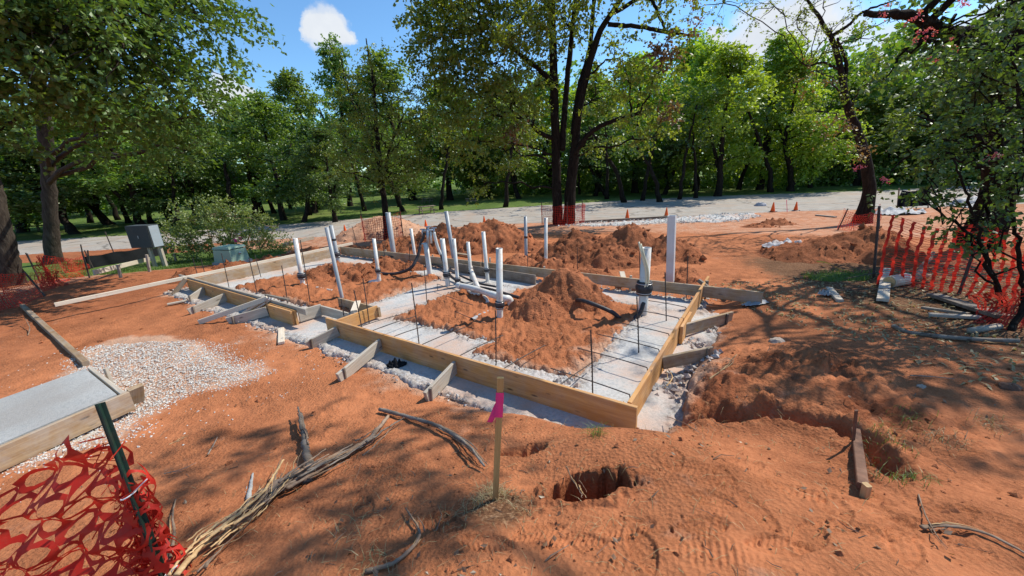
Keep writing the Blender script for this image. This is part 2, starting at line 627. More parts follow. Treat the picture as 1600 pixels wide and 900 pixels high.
MAT['formold'] = m_wood('used_form_lumber', (0.40, 0.28, 0.155), (0.23, 0.14, 0.075), weather=0.5)
MAT['grey_wood'] = m_wood('weathered_lumber', (0.50, 0.44, 0.35), (0.31, 0.255, 0.19), weather=0.4)
MAT['white_wood'] = m_wood('pale_lumber', (0.66, 0.58, 0.46), (0.52, 0.43, 0.32), knots=False)
MAT['dark_wood'] = m_wood('damp_old_lumber', (0.20, 0.16, 0.12), (0.10, 0.075, 0.055), weather=0.3)
MAT['stake_wood'] = m_wood('survey_stake_wood', (0.52, 0.33, 0.13), (0.38, 0.21, 0.07), knots=False)
MAT['pvc'] = m_plain('white_pvc', (0.64, 0.63, 0.58), 0.4, 0.05, 5, 0.45, dirt=(0.46, 0.27, 0.17), dirt_amt=0.8, bump=0.03)
MAT['pvcgrey'] = m_plain('grey_pvc', (0.33, 0.35, 0.36), 0.42, 0.08, 5, 0.45, dirt=(0.42, 0.32, 0.26), dirt_amt=0.4, bump=0.03)
MAT['rubber'] = m_plain('black_rubber', (0.028, 0.028, 0.032), 0.55, 0.3, 12, 0.4, dirt=(0.22, 0.11, 0.06), dirt_amt=0.3)
MAT['steelband'] = m_plain('steel_band', (0.5, 0.5, 0.5), 0.35, 0.1, 10, 0.5, metal=1.0)
MAT['rebar'] = m_plain('rebar_steel', (0.055, 0.048, 0.044), 0.7, 0.4, 18, 0.35, dirt=(0.20, 0.085, 0.035), dirt_amt=0.6)
MAT['galv'] = m_plain('galvanised_steel', (0.42, 0.44, 0.46), 0.45, 0.12, 6, 0.5, metal=0.7)
MAT['cone'] = m_plain('orange_cone_plastic', (0.90, 0.13, 0.012), 0.6, 0.06, 6, 0.4)
MAT['black'] = m_plain('black_base_rubber', (0.03, 0.03, 0.03), 0.7, 0.2)
MAT['greenpost'] = m_plain('green_painted_steel', (0.012, 0.035, 0.024), 0.5, 0.3, 15, 0.4, dirt=(0.09, 0.05, 0.03), dirt_amt=0.4)
MAT['pink'] = m_plain('pink_flagging', (0.85, 0.05, 0.22), 0.55, 0.08, 10, 0.3)
MAT['tie'] = m_plain('white_nylon', (0.75, 0.75, 0.74), 0.4, 0.03)
MAT['boxgrey'] = m_plain('grey_painted_steel', (0.060, 0.070, 0.072), 0.75, 0.08, 3, 0.15, dirt=(0.2, 0.15, 0.1), dirt_amt=0.2)
MAT['boxlit'] = m_plain('sunlit_grey_steel', (0.36, 0.41, 0.44), 0.45, 0.08, 3, 0.4)  # paler copy of the box grey: sunlight on its right side put into the colour
MAT['trans'] = m_plain('pale_green_steel', (0.27, 0.41, 0.31), 0.6, 0.06, 3, 0.35, dirt=(0.3, 0.24, 0.17), dirt_amt=0.25)
MAT['fabric'] = m_plain('black_silt_fabric', (0.012, 0.013, 0.015), 0.9, 0.25, 9, 0.2)
MAT['sheet'] = m_plain('white_plastic_sheet', (0.36, 0.36, 0.36), 0.7, 0.06, 6, 0.4, dirt=(0.4, 0.3, 0.22), dirt_amt=0.3)
MAT['rag'] = m_plain('dusty_grey_plastic', (0.33, 0.33, 0.35), 0.6, 0.2, 9, 0.3, dirt=(0.42, 0.2, 0.1), dirt_amt=0.5)
MAT['rock'] = m_plain('pale_rock', (0.42, 0.34, 0.27), 0.9, 0.25, 9, 0.2, dirt=(0.40, 0.16, 0.08), dirt_amt=0.6, bump=0.6)
MAT['rust'] = m_plain('rusty_steel', (0.15, 0.075, 0.045), 0.8, 0.35, 14, 0.3, dirt=(0.34, 0.19, 0.12), dirt_amt=0.5)
MAT['yellow'] = m_plain('yellow_tape', (0.70, 0.58, 0.10), 0.5, 0.1)
MAT['cream'] = m_plain('cream_tube', (0.70, 0.62, 0.42), 0.4, 0.06)
MAT['root'] = m_wood('dead_root_wood', (0.30, 0.19, 0.11), (0.11, 0.062, 0.036), knots=False, weather=0.25)
MAT['splinter'] = m_wood('torn_pale_wood', (0.62, 0.43, 0.22), (0.42, 0.25, 0.11), knots=False)
MAT['bark'] = m_bark('dark_bark', (0.036, 0.027, 0.021), (0.011, 0.008, 0.006))
MAT['barkgrey'] = m_bark('grey_brown_bark', (0.10, 0.080, 0.062), (0.030, 0.023, 0.018))
MAT['table'] = m_wood('picnic_table_wood', (0.30, 0.24, 0.18), (0.18, 0.13, 0.09))
MAT['drygrass'] = m_leaf('dry_straw', (0.34, 0.27, 0.15), (0.44, 0.36, 0.20), (0.25, 0.22, 0.11), 0.25, 0.02)
MAT['grass'] = m_leaf('lawn_grass', (0.085, 0.150, 0.030), (0.125, 0.205, 0.042), (0.19, 0.24, 0.07), 0.35, 0.03)


def m_net(name, col):
    m, t = material(name)
    co = t.objco()
    c = t.ramp(t.noise(co, 6, 4), [(0.3, tuple(v * 0.8 for v in col)), (0.7, tuple(min(1, v * 1.1) for v in col))])
    c = t.mix(t.ramp(t.noise(co, 9, 5, .7), [(0.5, 0.0), (0.75, 0.45)]), c, (0.42, 0.14, 0.08))
    p = t.principled(c, 0.58, None, 0.25)
    tr = t.n('ShaderNodeBsdfTranslucent'); t.put(tr, 'Color', c)
    mx = t.n('ShaderNodeMixShader', i_Fac=0.35)
    t.t.links.new(p, mx.inputs[1]); t.t.links.new(tr.outputs[0], mx.inputs[2])
    t.out(mx.outputs[0])
    return m


MAT['net'] = m_net('red_orange_plastic_mesh', (0.62, 0.035, 0.020))
MAT['netdull'] = m_net('faded_red_plastic_mesh', (0.56, 0.055, 0.035))


def m_lawn():
    m, t = material('lawn_turf')
    co = t.objco()
    a = t.noise(co, 0.35, 5, 0.6); b = t.noise(co, 14, 5, 0.7)
    c = t.ramp(a, [(0.35, (0.085, 0.135, 0.030)), (0.5, (0.12, 0.185, 0.040)), (0.68, (0.20, 0.215, 0.070))])
    c = t.mix(t.ramp(b, [(0.35, 0.6), (0.6, 0.0)]), c, (0.045, 0.07, 0.016))
    bare = t.ramp(t.noise(co, 0.9, 6, 0.65), [(0.60, 0.0), (0.72, 0.7)])
    c = t.mix(bare, c, (0.26, 0.19, 0.11))
    t.out(t.principled(c, 0.95, t.bump(b, 0.6, 0.05), 0.1))
    return m


MAT['lawn'] = m_lawn()

# ------------------------------------------------------------------ terrain
A0 = np.array([0.95, 2.92]); E1 = np.array([-0.825, 0.565]); E2 = np.array([0.565, 0.825])


def S(u, v, z=0.0):
    p = A0 + u * E1 + v * E2
    return np.array([p[0], p[1], z])


def uv(x, y):
    dx = x - A0[0]; dy = y - A0[1]
    return dx * E1[0] + dy * E1[1], dx * E2[0] + dy * E2[1]


CTRL = [(800, 890, .36), (1200, 890, .40), (1560, 880, .36), (400, 890, .14), (60, 890, .02), (774, 782, .16), (900, 690, .14),
        (1100, 720, .26), (845, 745, .06), (965, 725, .23), (1300, 800, .30), (1500, 780, .27), (500, 800, .03), (300, 760, -.10), (100, 740, -.2), (640, 720, .04),
        (955, 668, .00), (1010, 672, .0), (700, 645, -.20), (500, 600, -.27), (350, 540, -.28), (200, 450, -.3), (850, 650, -.18),
        (1070, 658, -.12), (1200, 676, .04), (1330, 700, .08), (1395, 740, .15),
        (1130, 585, .02), (1190, 570, .13), (1290, 572, .16), (1230, 615, .11), (1350, 632, .11),
        (1500, 640, .16), (1590, 560, .14), (1250, 480, -.12), (1150, 470, -.25), (1400, 470, -.02), (1580, 480, .06),
        (1200, 400, -.35), (1300, 380, -.32), (1115, 530, -.24), (0, 500, -.3), (100, 600, -.28), (60, 440, -.35), (250, 420, -.4),
        (420, 405, -.42), (700, 388, -.42), (950, 400, -.38), (1450, 400, -.25), (1560, 380, -.25)]
CP = [at_z(*c) for c in CTRL] + [np.array(p) for p in ((0, 0.2, .40), (0, -4, .4), (-5, -3, .0), (5, -3, .4), (3.5, 0.5, .38), (-3, 0.6, -.05), (7, 2, .3), (-9, 2, -.3), (-12, 7, -.35))]
CP += [S(u, v, -.29) for u in (0, 3.3, 6.6, 10) for v in (-.2, 1.9, 4.0)]
for a in range(-80, 81, 20):
    CP.append(np.array([26 * math.sin(R(a)), 26 * math.cos(R(a)), -.8]))
    CP.append(np.array([17 * math.sin(R(a)), 17 * math.cos(R(a)), -.62]))
CP = np.array(CP)


def _tps(r2):
    return 0.5 * r2 * np.log(r2 + 1e-9)


_n = len(CP)
_K = _tps(((CP[:, None, :2] - CP[None, :, :2]) ** 2).sum(-1)) + np.eye(_n) * 0.02
_P = np.hstack([np.ones((_n, 1)), CP[:, :2]])
_L = np.block([[_K, _P], [_P.T, np.zeros((3, 3))]])
_W = np.linalg.solve(_L, np.concatenate([CP[:, 2], np.zeros(3)]))


def hbase(x, y):
    x = np.asarray(x, float); y = np.asarray(y, float)
    sh = x.shape; x = x.ravel(); y = y.ravel()
    z = _W[_n] + _W[_n + 1] * x + _W[_n + 2] * y
    for i in range(_n):
        z = z + _W[i] * _tps((x - CP[i, 0]) ** 2 + (y - CP[i, 1]) ** 2)
    r = np.hypot(x, y)
    far = sstep(15, 24, r) * (y > -5)
    near = sstep(7, 14, r) * (y <= 2)
    z = np.clip(z, -0.9, 0.5)
    z = z * (1 - far) + (-0.8) * far
    z = z * (1 - near) + np.where(y <= 2, -0.1 - 0.7 * sstep(10, 24, r), z) * near
    # the pad itself is cut level
    u, v = uv(x, y)
    d = np.maximum(np.maximum(-u - .12, u - 10.5), np.maximum(-v - .08 - .2 * sstep(.6, 2.0, u), v - 4.3))
    k = 1 - sstep(0, 0.35, d)
    z = z * (1 - k) + (-0.29) * k
    return z.reshape(sh)


TRENCH = [at_z(1040, 660, -.15), at_z(1110, 664, -.15), at_z(1200, 678, -.15), at_z(1300, 695, -.12), at_z(1350, 725, -.1), at_z(1385, 775, 0)]
HOLE = at_z(915, 775, .15)
HOLE2 = at_z(815, 690, .1)
STRIPS = [(-.30, 10.3, -.36, 0.58), (-.38, .75, -.34, 3.3), (-.1, 10.1, 3.15, 3.9), (9.1, 10.1, -.2, 3.9), (4.15, 5.2, -.3, 3.9), (2.2, 4.4, 0, .95), (3.1, 4.4, 2.7, 3.3)]


def conc_mask(x, y):
    """signed distance-like value, positive on the cast footing strips"""
    u, v = uv(x, y)
    d = np.full(np.shape(x), -9.0)
    for (u0, u1, v0, v1) in STRIPS:
        d = np.maximum(d, np.minimum(np.minimum(u - u0, u1 - u), np.minimum(v - v0, v1 - v)))
    return d + 0.10 * fbm(x, y, .55, 4, 5) + 0.05 * fbm(x, y, .12, 2, 9)


def hole_d(x, y):
    dx = (x - HOLE[0]); dy = (y - HOLE[1])
    q = np.hypot(dx / 0.23, dy / 0.12) + 0.7 * fbm(x, y, .13, 4, 21)
    dx = (x - HOLE2[0]); dy = (y - HOLE2[1])
    q2 = np.hypot(dx / 0.20, dy / 0.06) + 0.35 * fbm(x, y, .1, 3, 22)
    return q, q2


def hlow(x, y):
    z = hbase(x, y)
    x = np.asarray(x, float); y = np.asarray(y, float)
    d = seg_d(x, y, TRENCH) + 0.06 * fbm(x, y, .3, 3, 31)
    z = z - 0.15 * (1 - sstep(0.0, 0.12, d))
    # a spoil lip on the far side of the trench
    return z


def ground_z(x, y):
    return float(hlow(np.array([x]), np.array([y]))[0])


def G(px, py, lift=0.0):
    d = ray(px, py)
    ts = np.geomspace(0.8, 160, 900)
    P = EYE + ts[:, None] * d
    below = P[:, 2] < hlow(P[:, 0], P[:, 1])
    if not below.any():
        return at_z(px, py, -0.8)
    i = int(np.argmax(below))
    a, b = ts[max(i - 1, 0)], ts[i]
    for _ in range(14):
        m_ = (a + b) / 2
        p = EYE + m_ * d
        if p[2] < ground_z(p[0], p[1]): b = m_
        else: a = m_
    p = EYE + b * d
    p[2] += lift
    return p


def gp(x, y, lift=0.0):
    return np.array([x, y, ground_z(x, y) + lift])


# polar sheet around the viewpoint, dense where it is close
NA, NR = 820, 560
th_front = np.linspace(R(-72), R(72), NA)
th_back = np.linspace(R(72), R(288), 62)[1:-1]
TH = np.concatenate([th_front, th_back])
RR = np.concatenate([[0.05, 0.3, 0.5], np.geomspace(0.65, 60, NR - 20), np.geomspace(62, 900, 17)])
gx = RR[:, None] * np.sin(TH)[None, :]
gy = RR[:, None] * np.cos(TH)[None, :]
GLOW = hlow(gx, gy)
GR = np.hypot(gx, gy)
GCONC = conc_mask(gx, gy)
gu, gv = uv(gx, gy)
INPAD = (gu > 0) & (gu < 10) & (gv > 0) & (gv < 3.85)


def prints(x, y):
    """boot prints and tread marks pressed into the compacted clay"""
    z = np.zeros_like(x)
    rg = np.random.default_rng(5)
    spots = []
    for px, py in [(1330, 850), (1240, 770), (1180, 815), (1400, 880), (1480, 820), (1300, 800), (1130, 760), (1090, 850), (980, 840), (900, 870),
                   (1560, 840), (1430, 770), (1520, 740), (1210, 880), (760, 860), (690, 810), (1050, 720), (1000, 880), (1370, 810), (840, 840),
                   (450, 700), (520, 660), (600, 690), (380, 680), (560, 760), (1110, 800), (1260, 860), (1480, 880), (1440, 840), (1160, 720), (1340, 770)]:
        p = at_z(px, py, .25)
        spots.append((p[0], p[1], rg.uniform(0, np.pi)))
    for (cx, cy, a) in spots:
        l = (x - cx) * np.cos(a) + (y - cy) * np.sin(a)
        w = -(x - cx) * np.sin(a) + (y - cy) * np.cos(a)
        q = np.hypot(l / .155, w / (.055 + .012 * np.cos(l * 14)))
        ins = 1 - sstep(.86, 1.0, q)
        rim = np.exp(-((q - 1.06) / .10) ** 2)
        tread = np.sin((l + np.abs(w) * .7) * 2 * np.pi / .028)
        z += ins * (-.014 + .005 * tread) + rim * .006
    # long rubber-track marks
    for (p0, p1, wd) in [((1060, 800), (1600, 860), .17), ((1000, 720), (1330, 760), .12), ((1290, 850), (1600, 760), .15), ((860, 880), (1200, 840), .14)]:
        a = at_z(*p0, .28); b = at_z(*p1, .28)
        d = (b - a)[:2]; L = np.linalg.norm(d); d /= L
        l = (x - a[0]) * d[0] + (y - a[1]) * d[1]
        w = -(x - a[0]) * d[1] + (y - a[1]) * d[0] + .05 * np.sin(l * 2.1)
        k = (1 - sstep(wd * .8, wd, np.abs(w))) * sstep(0, .2, l) * (1 - sstep(L - .2, L, l)) * sstep(-.15, .25, fbm(x, y, .5, 2, 77))
        z += k * .0055 * np.sin((l + np.abs(w) * .5) * 2 * np.pi / .034)
    return z


ROUGH = 0.25 + 0.75 * sstep(-.15, .25, fbm(gx, gy, 1.3, 3, 40))
dtr = seg_d(gx, gy, TRENCH)
BLINE = [at_z(1100, 600, 0), at_z(1190, 570, .08), at_z(1290, 575, .12), at_z(1370, 640, .11)]
dbl = seg_d(gx, gy, BLINE)
BERM = np.clip(np.exp(-(dbl / .45) ** 2) * 1.1 + .8 * np.exp(-(dtr / .22) ** 2), 0, 1.15) * (gx > .9)
LOOSE = np.clip(BERM + INPAD * 1.0, 0, 1.2)
micro = (0.030 * fbm(gx, gy, .9, 3, 2) + 0.010 * fbm(gx, gy, .16, 3, 4) * ROUGH + 0.003 * np.abs(fbm(gx, gy, .05, 2, 6)) * ROUGH)
micro += LOOSE * (0.045 * np.maximum(fbm(gx, gy, .22, 4, 8), -.1) + .022 * np.abs(fbm(gx, gy, .07, 3, 12)))
LUMPY = sstep(.05, .5, fbm(gx, gy, 1.1, 3, 140)) * (GR < 13) * (.35 + .65 * sstep(2.2, 4.5, GR))
micro += LUMPY * (.020 * clods(gx, gy, .11, 1, .35) + .012 * clods(gx, gy, .055, 2, .5) + .008 * clods(gx, gy, .03, 6, .5) * (GR < 5)) + LOOSE * (.05 * clods(gx, gy, .16, 3, .5) + .035 * clods(gx, gy, .07, 4, .6)) + BERM * (.05 * fbm(gx, gy, .3, 4, 171) + .03 * clods(gx, gy, .1, 9, .6))
# shallow scrape marks
micro += .006 * np.sin(fbm(gx, gy, 1.4, 2, 150) * 26) * sstep(-.1, .2, fbm(gx, gy, 1.0, 2, 151)) * (GR < 9)
nearw = (1 - sstep(1.0, 5.5, GR)) * (gx > -2.2)
micro += np.where(GR < 6, prints(gx, gy), 0) * nearw
micro *= (1 - 0.55 * sstep(11, 20, GR))
q1, q2 = hole_d(gx, gy)
holes = -0.30 * (1 - sstep(.72, 1.02, q1)) - 0.10 * (1 - sstep(.7, 1.1, q2)) + .03 * np.exp(-((q1 - 1.25) / .2) ** 2)
gz = GLOW + micro + holes
# soil stands a little proud of the footing strips and is cut away under them
gz = np.where(INPAD, gz + .05, gz)
kc = sstep(-.03, .05, GCONC) * (gu > -.8) * (gu < 10.8) * (gv > -.8) * (gv < 4.4) * (GLOW < -.17)
gz = gz * (1 - kc) + np.minimum(gz, -.345) * kc
IDX = np.arange(gx.size).reshape(gx.shape)


def grid_faces(sel=None):
    a = IDX[:-1]; b = IDX[1:]
    F = np.stack([a, b, np.roll(b, -1, 1), np.roll(a, -1, 1)], -1)
    if sel is not None:
        s = sel[:-1] | sel[1:] | np.roll(sel[:-1], -1, 1) | np.roll(sel[1:], -1, 1)
        return F[s]
    return F.reshape(-1, 4)


def point_attr(me, name, vals):
    at = me.attributes.new(name, 'FLOAT', 'POINT')
    at.data.foreach_set('value', np.asarray(vals, np.float32).ravel())


def sheet(name, z, mat, sel=None, attrs=None, smooth=True):
    F = grid_faces(sel)
    V = np.stack([gx.ravel(), gy.ravel(), z.ravel()], 1)
    if sel is not None:
        used = np.unique(F)
        remap = np.zeros(len(V), int); remap[used] = np.arange(len(used))
        V = V[used]; F = remap[F]
    me = MB().add(V, F).mesh(name, mat, smooth)
    for k, val in (attrs or {}).items():
        vv = val.ravel()
        point_attr(me, k, vv[used] if sel is not None else vv)
    return mesh_obj(name, me)


ROADN = [at_z(*p, -.8) for p in ((-60, 404), (60, 396), (200, 388), (420, 374), (560, 366), (680, 357), (800, 350), (900, 347), (1050, 340), (1160, 333), (1260, 329), (1400, 326), (1600, 318), (1900, 303))]
ROADF = [at_z(*p, -.8) for p in ((1980, 266), (1640, 284), (1500, 291), (1400, 297), (1250, 302), (1100, 307), (960, 314), (850, 321), (700, 331), (560, 342), (430, 352), (200, 368), (60, 375), (-60, 381))]
ROAD = [p[:2] for p in ROADN + ROADF]
rd = poly_sd(gx, gy, ROAD)
GRAV_ROAD = [at_z(*p, -.75)[:2] for p in ((905, 350), (1000, 345), (1060, 338), (1180, 331), (1190, 338), (1140, 346), (1040, 350), (960, 356), (880, 356))]
GRAV_L = [at_z(*p, -.28)[:2] for p in ((140, 545), (190, 528), (255, 524), (310, 540), (350, 565), (395, 590), (330, 605), (270, 625), (215, 660), (190, 690), (60, 720), (-40, 730), (-60, 700), (60, 660), (120, 600))]
gl = poly_sd(gx, gy, GRAV_L)
LAWN_L = [at_z(*p, -.5)[:2] for p in ((-80, 408), (60, 398), (200, 390), (330, 380), (440, 378), (445, 392), (400, 404), (300, 420), (180, 437), (60, 425), (-80, 440))]
ll = poly_sd(gx, gy, LAWN_L)
LAWN_R = [at_z(*p, -.1)[:2] for p in ((1245, 418), (1300, 415), (1365, 420), (1365, 437), (1300, 436), (1255, 428))]
lr = poly_sd(gx, gy, LAWN_R)
nzl = fbm(gx, gy, 1.2, 4, 61)
beyond = poly_sd(gx, gy, [p[:2] for p in ROADF] + [np.array([-90, 20]), np.array([-400, 400]), np.array([500, 500]), np.array([200, 60])])
lawn_v = np.maximum(np.maximum(beyond, ll + .25 * nzl), np.maximum(lr + .12 * nzl - .02, -9))

dust = np.clip(.30 * sstep(-.1, .5, fbm(gx, gy, 1.5, 4, 160)) + 0.55 * np.exp(-np.maximum(-gl, 0) / .2) + .6 * (gl > 0) + .55 * np.exp(-(((gx + 5.4) / 1.1) ** 2 + ((gy - 3.6) / 1.0) ** 2)) + .55 * np.exp(-np.maximum(-GCONC, 0) / .12) * (GR < 12.5), 0, 1)
dust = np.maximum(dust, .55 * sstep(13.5, 16.5, GR) * (gx > -14) * (gy > 0))
humus = np.clip(sstep(3.7, 5.2, gx - .15 * (gy - 3)) * (gy > -2) * (1 - sstep(8.5, 11, gy)) * (1 - sstep(9, 13, GR) * 0.6), 0, 1) * .95
humus = np.maximum(humus, .55 * sstep(-.2, .5, fbm(gx, gy, 1.6, 3, 90)) * (gx < -.1) * (gx > -2.4) * (gy < 2.6))
humus = np.maximum(humus, .8 * (1 - sstep(0.05, .4, np.hypot(gx + .15, gy - 1.72))))
moist = np.clip(.9 * BERM * sstep(-.2, .3, fbm(gx, gy, .5, 3, 91)) + .7 * np.exp(-((q1 - 1.0) / .5) ** 2) + INPAD * .25, 0, 1)
moist = np.maximum(moist, .55 * sstep(8.5, 11.5, GR) * (gx < -4))
gob = sheet('ground', gz - 0.06 * sstep(-.1, .2, rd) - 0.04 * sstep(0, .3, lawn_v), MAT['soil'], None, {'dust': dust, 'humus': humus, 'moist': moist})
gob['kind'] = 'structure'
rob = sheet('road', GLOW + 0.02 - 0.10 * (1 - sstep(-.06, .0, rd + .05 * fbm(gx, gy, .8, 2, 3))), MAT['road'], rd > -.15)
rob['kind'] = 'structure'
lob = sheet('lawn', GLOW + .018 + .03 * nzl * .5 - 0.10 * (1 - sstep(-.05, .15, lawn_v)) - .2 * sstep(-.1, .1, rd), MAT['lawn'], (lawn_v > -.3))
lob['kind'] = 'structure'
gyr = poly_sd(gx, gy, GRAV_ROAD) + .25 * nzl
gyr = gyr + .35 * fbm(gx, gy, .5, 3, 18)
grv = sheet('gravel_shoulder', GLOW + .03 + .10 * np.abs(fbm(gx, gy, .25, 3, 17)) - 0.2 * (1 - sstep(-.1, .3, gyr)), MAT['conc'], gyr > -.25, smooth=False)
tag(grv, 'strip of white crushed stone along the near edge of the road', 'gravel', kind='stuff')


def uv_patch(name, u0, u1, v0, v1, res, zf, mat, smooth=True, mask=None, edge=None, kind=None):
    nu = int((u1 - u0) / res) + 1; nv = int((v1 - v0) / res) + 1
    U, V = np.meshgrid(np.linspace(u0, u1, nu), np.linspace(v0, v1, nv), indexing='ij')
    X = A0[0] + U * E1[0] + V * E2[0]; Y = A0[1] + U * E1[1] + V * E2[1]
    Z = zf(X, Y)
    idx = np.arange(X.size).reshape(X.shape)
    F = np.stack([idx[:-1, :-1], idx[:-1, 1:], idx[1:, 1:], idx[1:, :-1]], -1)
    if mask is not None:
        mk = mask(X, Y)
        s = mk[:-1, :-1] | mk[:-1, 1:] | mk[1:, 1:] | mk[1:, :-1]
        F = F[s]
    F = F.reshape(-1, 4)
    P = np.stack([X.ravel(), Y.ravel(), Z.ravel()], 1)
    used = np.unique(F); remap = np.zeros(len(P), int); remap[used] = np.arange(len(used))
    me = MB().add(P[used], remap[F]).mesh(name, mat, smooth)
    if edge is not None:
        point_attr(me, 'edge', edge(X, Y).ravel()[used])
    return mesh_obj(name, me)


def conc_z(x, y):
    m_ = conc_mask(x, y)
    flat = 1 - sstep(.06, .22, m_)
    z = -0.262 + .006 * fbm(x, y, .5, 3, 70) + flat * (.03 * fbm(x, y, .13, 3, 71) + .028 * fbm(x, y, .035, 3, 72))
    return z - .12 * (1 - sstep(-.06, .02, m_))


cob = uv_patch('concrete_footing', -.7, 10.7, -.7, 4.2, .022, conc_z, MAT['conc'], True, lambda x, y: conc_mask(x, y) > -.08, lambda x, y: 1 - sstep(.04, .25, conc_mask(x, y)))
cob['kind'] = 'structure'

# ------------------------------------------------------------------ formwork
FT = 0.0            # top of the form boards
form = thing('slab_formwork', 'timber formwork of nailed boards and braces round the footing trench', 'formwork', S(5, 1.9, -.28))


def fboard(u0, v0, u1, v1, top, h, mat, name='form_board', w=.038, wob=.0015, z1=None):
    p0 = S(u0, v0, top - h / 2); p1 = S(u1, v1, (top if z1 is None else z1) - h / 2)
    return beam(name, p0, p1, w, h, MAT[mat], form, wob=wob)


fboard(-.08, 0, 4.55, 0, FT, .285, 'form')                      # front board
fboard(5.42, 0, 9.98, 0, FT - .01, .26, 'form')                 # front board, far end
fboard(5.15, .045, 10.55, .045, FT + .035, .10, 'grey_wood', 'rail')
fboard(5.45, -.042, 6.2, -.042, FT - .02, .25, 'form')          # lapped splice
fboard(0, .04, 0, 2.25, FT, .285, 'form')                       # right board, two lengths
fboard(0, 2.26, 0, 4.5, FT + .005, .285, 'form')
fboard(-.045, 2.0, -.045, 2.6, FT - .02, .24, 'form', 'splice')
fboard(-.85, 3.86, 4.6, 3.86, FT + .005, .19, 'formold')       # back board
fboard(4.62, 3.86, 10.0, 3.86, FT, .24, 'formold')
fboard(3.0, 3.55, 5.2, 3.70, FT - .06, .2, 'dark_wood')         # doubled inner board at the back
fboard(10.0, .1, 10.0, 3.8, FT - .03, .24, 'formold')           # left board
fboard(10.03, -2.0, 10.03, 4.3, FT + .055, .075, 'white_wood', 'rail', .04, z1=FT + .05)
# the step in the front wall
fboard(4.42, .40, 5.45, .42, FT - .06, .16, 'grey_wood')
fboard(4.35, .80, 5.5, .82, FT - .06, .17, 'formold')
fboard(4.42, .03, 4.40, .80, FT - .03, .2, 'form', 'cross_board')
fboard(5.44, .05, 5.40, .42, FT - .04, .2, 'grey_wood', 'cross_board')
beam('cross_board', S(4.50, .44, -.03), S(4.85, .76, -.02), .1, .035, MAT['white_wood'], form)


def brace(u, v, px, py, w=.15, mat='grey_wood', top=-.06, dv=0.0):
    """a kicker from the board at (u, v) out to the ground under the pixel"""
    q = G(px, py)
    a = S(u, v, top - w / 2)
    b = np.array([q[0], q[1], q[2] + w * .28])
    o = beam('brace', a, b, .038, w, MAT[mat], form, ends=(0, .02), wob=.001)
    t = a + (b - a) * .86
    s = beam('stake', t + np.array([0, -.03, -.2]) + .0, t + np.array([.012, -.035, .085]), .028, .034, MAT['dark_wood'], form, up=(0, 1, 0))
    return o


brace(4.25, -.02, 482, 545)
brace(3.30, -.02, 530, 597)
brace(1.98, -.02, 667, 628, .16)
brace(9.05, -.02, 296, 473)
brace(8.0, -.02, 297, 492, .16)
brace(6.25, -.06, 358, 507, .16)
brace(-.02, 1.15, 1112, 556, .15, 'formold')
brace(-.02, 2.18, 1142, 500, .16, 'formold')
beam('stake', S(10.0, -.35, -.32), S(9.95, -.03, .0), .05, .09, MAT['formold'], form)
beam('stake', S(.10, 4.1, .02), S(-.35, 3.9, -.22), .05, .06, MAT['dark_wood'], form)
beam('stake', S(-.03, 4.12, -.4), S(-.03, 4.12, .02), .04, .05, MAT['dark_wood'], form, up=(0, 1, 0))
for u in (1.2, 3.0, 4.4, 6.2, 8.0):      # stakes and kickers behind the back board
    beam('stake', S(u, 3.90, -.45), S(u, 3.92, .03 if u != 4.4 else .10), .038, .05, MAT['grey_wood'], form, up=(0, 1, 0))
beam('brace', S(1.5, 3.9, -.08), S(1.35, 4.5, -.3), .038, .12, MAT['white_wood'], form)
beam('brace', S(3.6, 3.9, -.10), S(3.9, 4.45, -.35), .038, .12, MAT['grey_wood'], form)

# loose boards lying about
def loose(name, a, b, w, h, mat, label, cat='board', group=None, **k):
    o = beam(name, a, b, w, h, MAT[mat], None, **k)
    return tag(o, label, cat, group)


def two(p, q, la=.02, lb=.02):
    return G(*p, la), G(*q, lb)


loose('plank', *two((440, 515), (440, 538)), .085, .035, 'white_wood', 'short pale board end lying flat on the red dirt near the form gap', 'board')
a = G(312, 506, .03); b = at_y(418, 466, S(6.5, 0)[1] - .05); loose('plank', a, b, .04, .085, 'white_wood', 'long grey plank leaning on the left form board at a slant', 'board')
loose('plank', *two((262, 477), (312, 467)), .085, .03, 'grey_wood', 'thin flat batten on the dirt beside the leftmost form braces', 'board')
for i, (p, q, dz) in enumerate((((378, 492), (420, 466), .0), ((386, 495), (424, 467), .02))):
    a = G(*p, .03); b = at_y(*q, S(6.3, 0)[1] - .02)
    m = MB(); fr, L = frame(a, b)
    m.box((0, -.018, -.018), (L, .018, -.012)); m.box((0, .012, -.012), (L, .018, .018))
    o = m.build('steel_angle', MAT['galv'], mat4=fr)
    tag(o, ('left' if i == 0 else 'right') + ' one of two grey steel angle bars leaning over the left form board', 'steel bar')
a = G(395, 464); loose('plank', S(6.6, .12, .05), S(5.9, .16, .05), .05, .03, 'dark_wood', 'dark short batten lying on top of the left form rail', 'board')
loose('plank', *two((1295, 452), (1312, 472)), .09, .04, 'white_wood', 'short pale timber block on the right-hand dirt beside two steel rods', 'board')
loose('plank', G(1384, 428, .09), G(1378, 474, .05), .13, .04, 'white_wood', 'pale grey wide board lying against the fallen log by the red fence', 'board', up=(.2, .3, 1))
loose('plank', G(1457, 467, .06), G(1566, 506, .08), .16, .04, 'dark_wood', 'long dark plank on edge in the shade under the right shrub', 'board')
loose('plank', G(1450, 495, .03), G(1532, 500, .03), .07, .035, 'grey_wood', 'thin grey batten just below the long dark plank', 'board')
loose('plank', G(1440, 484, .03), G(1512, 497, .05), .05, .03, 'dark_wood', 'short dark batten tucked under the long dark plank', 'board')
loose('plank', G(1275, 337, .03), G(1306, 340, .03), .14, .05, 'grey_wood', 'weathered board on the dirt left of the leaning right tree', 'board')
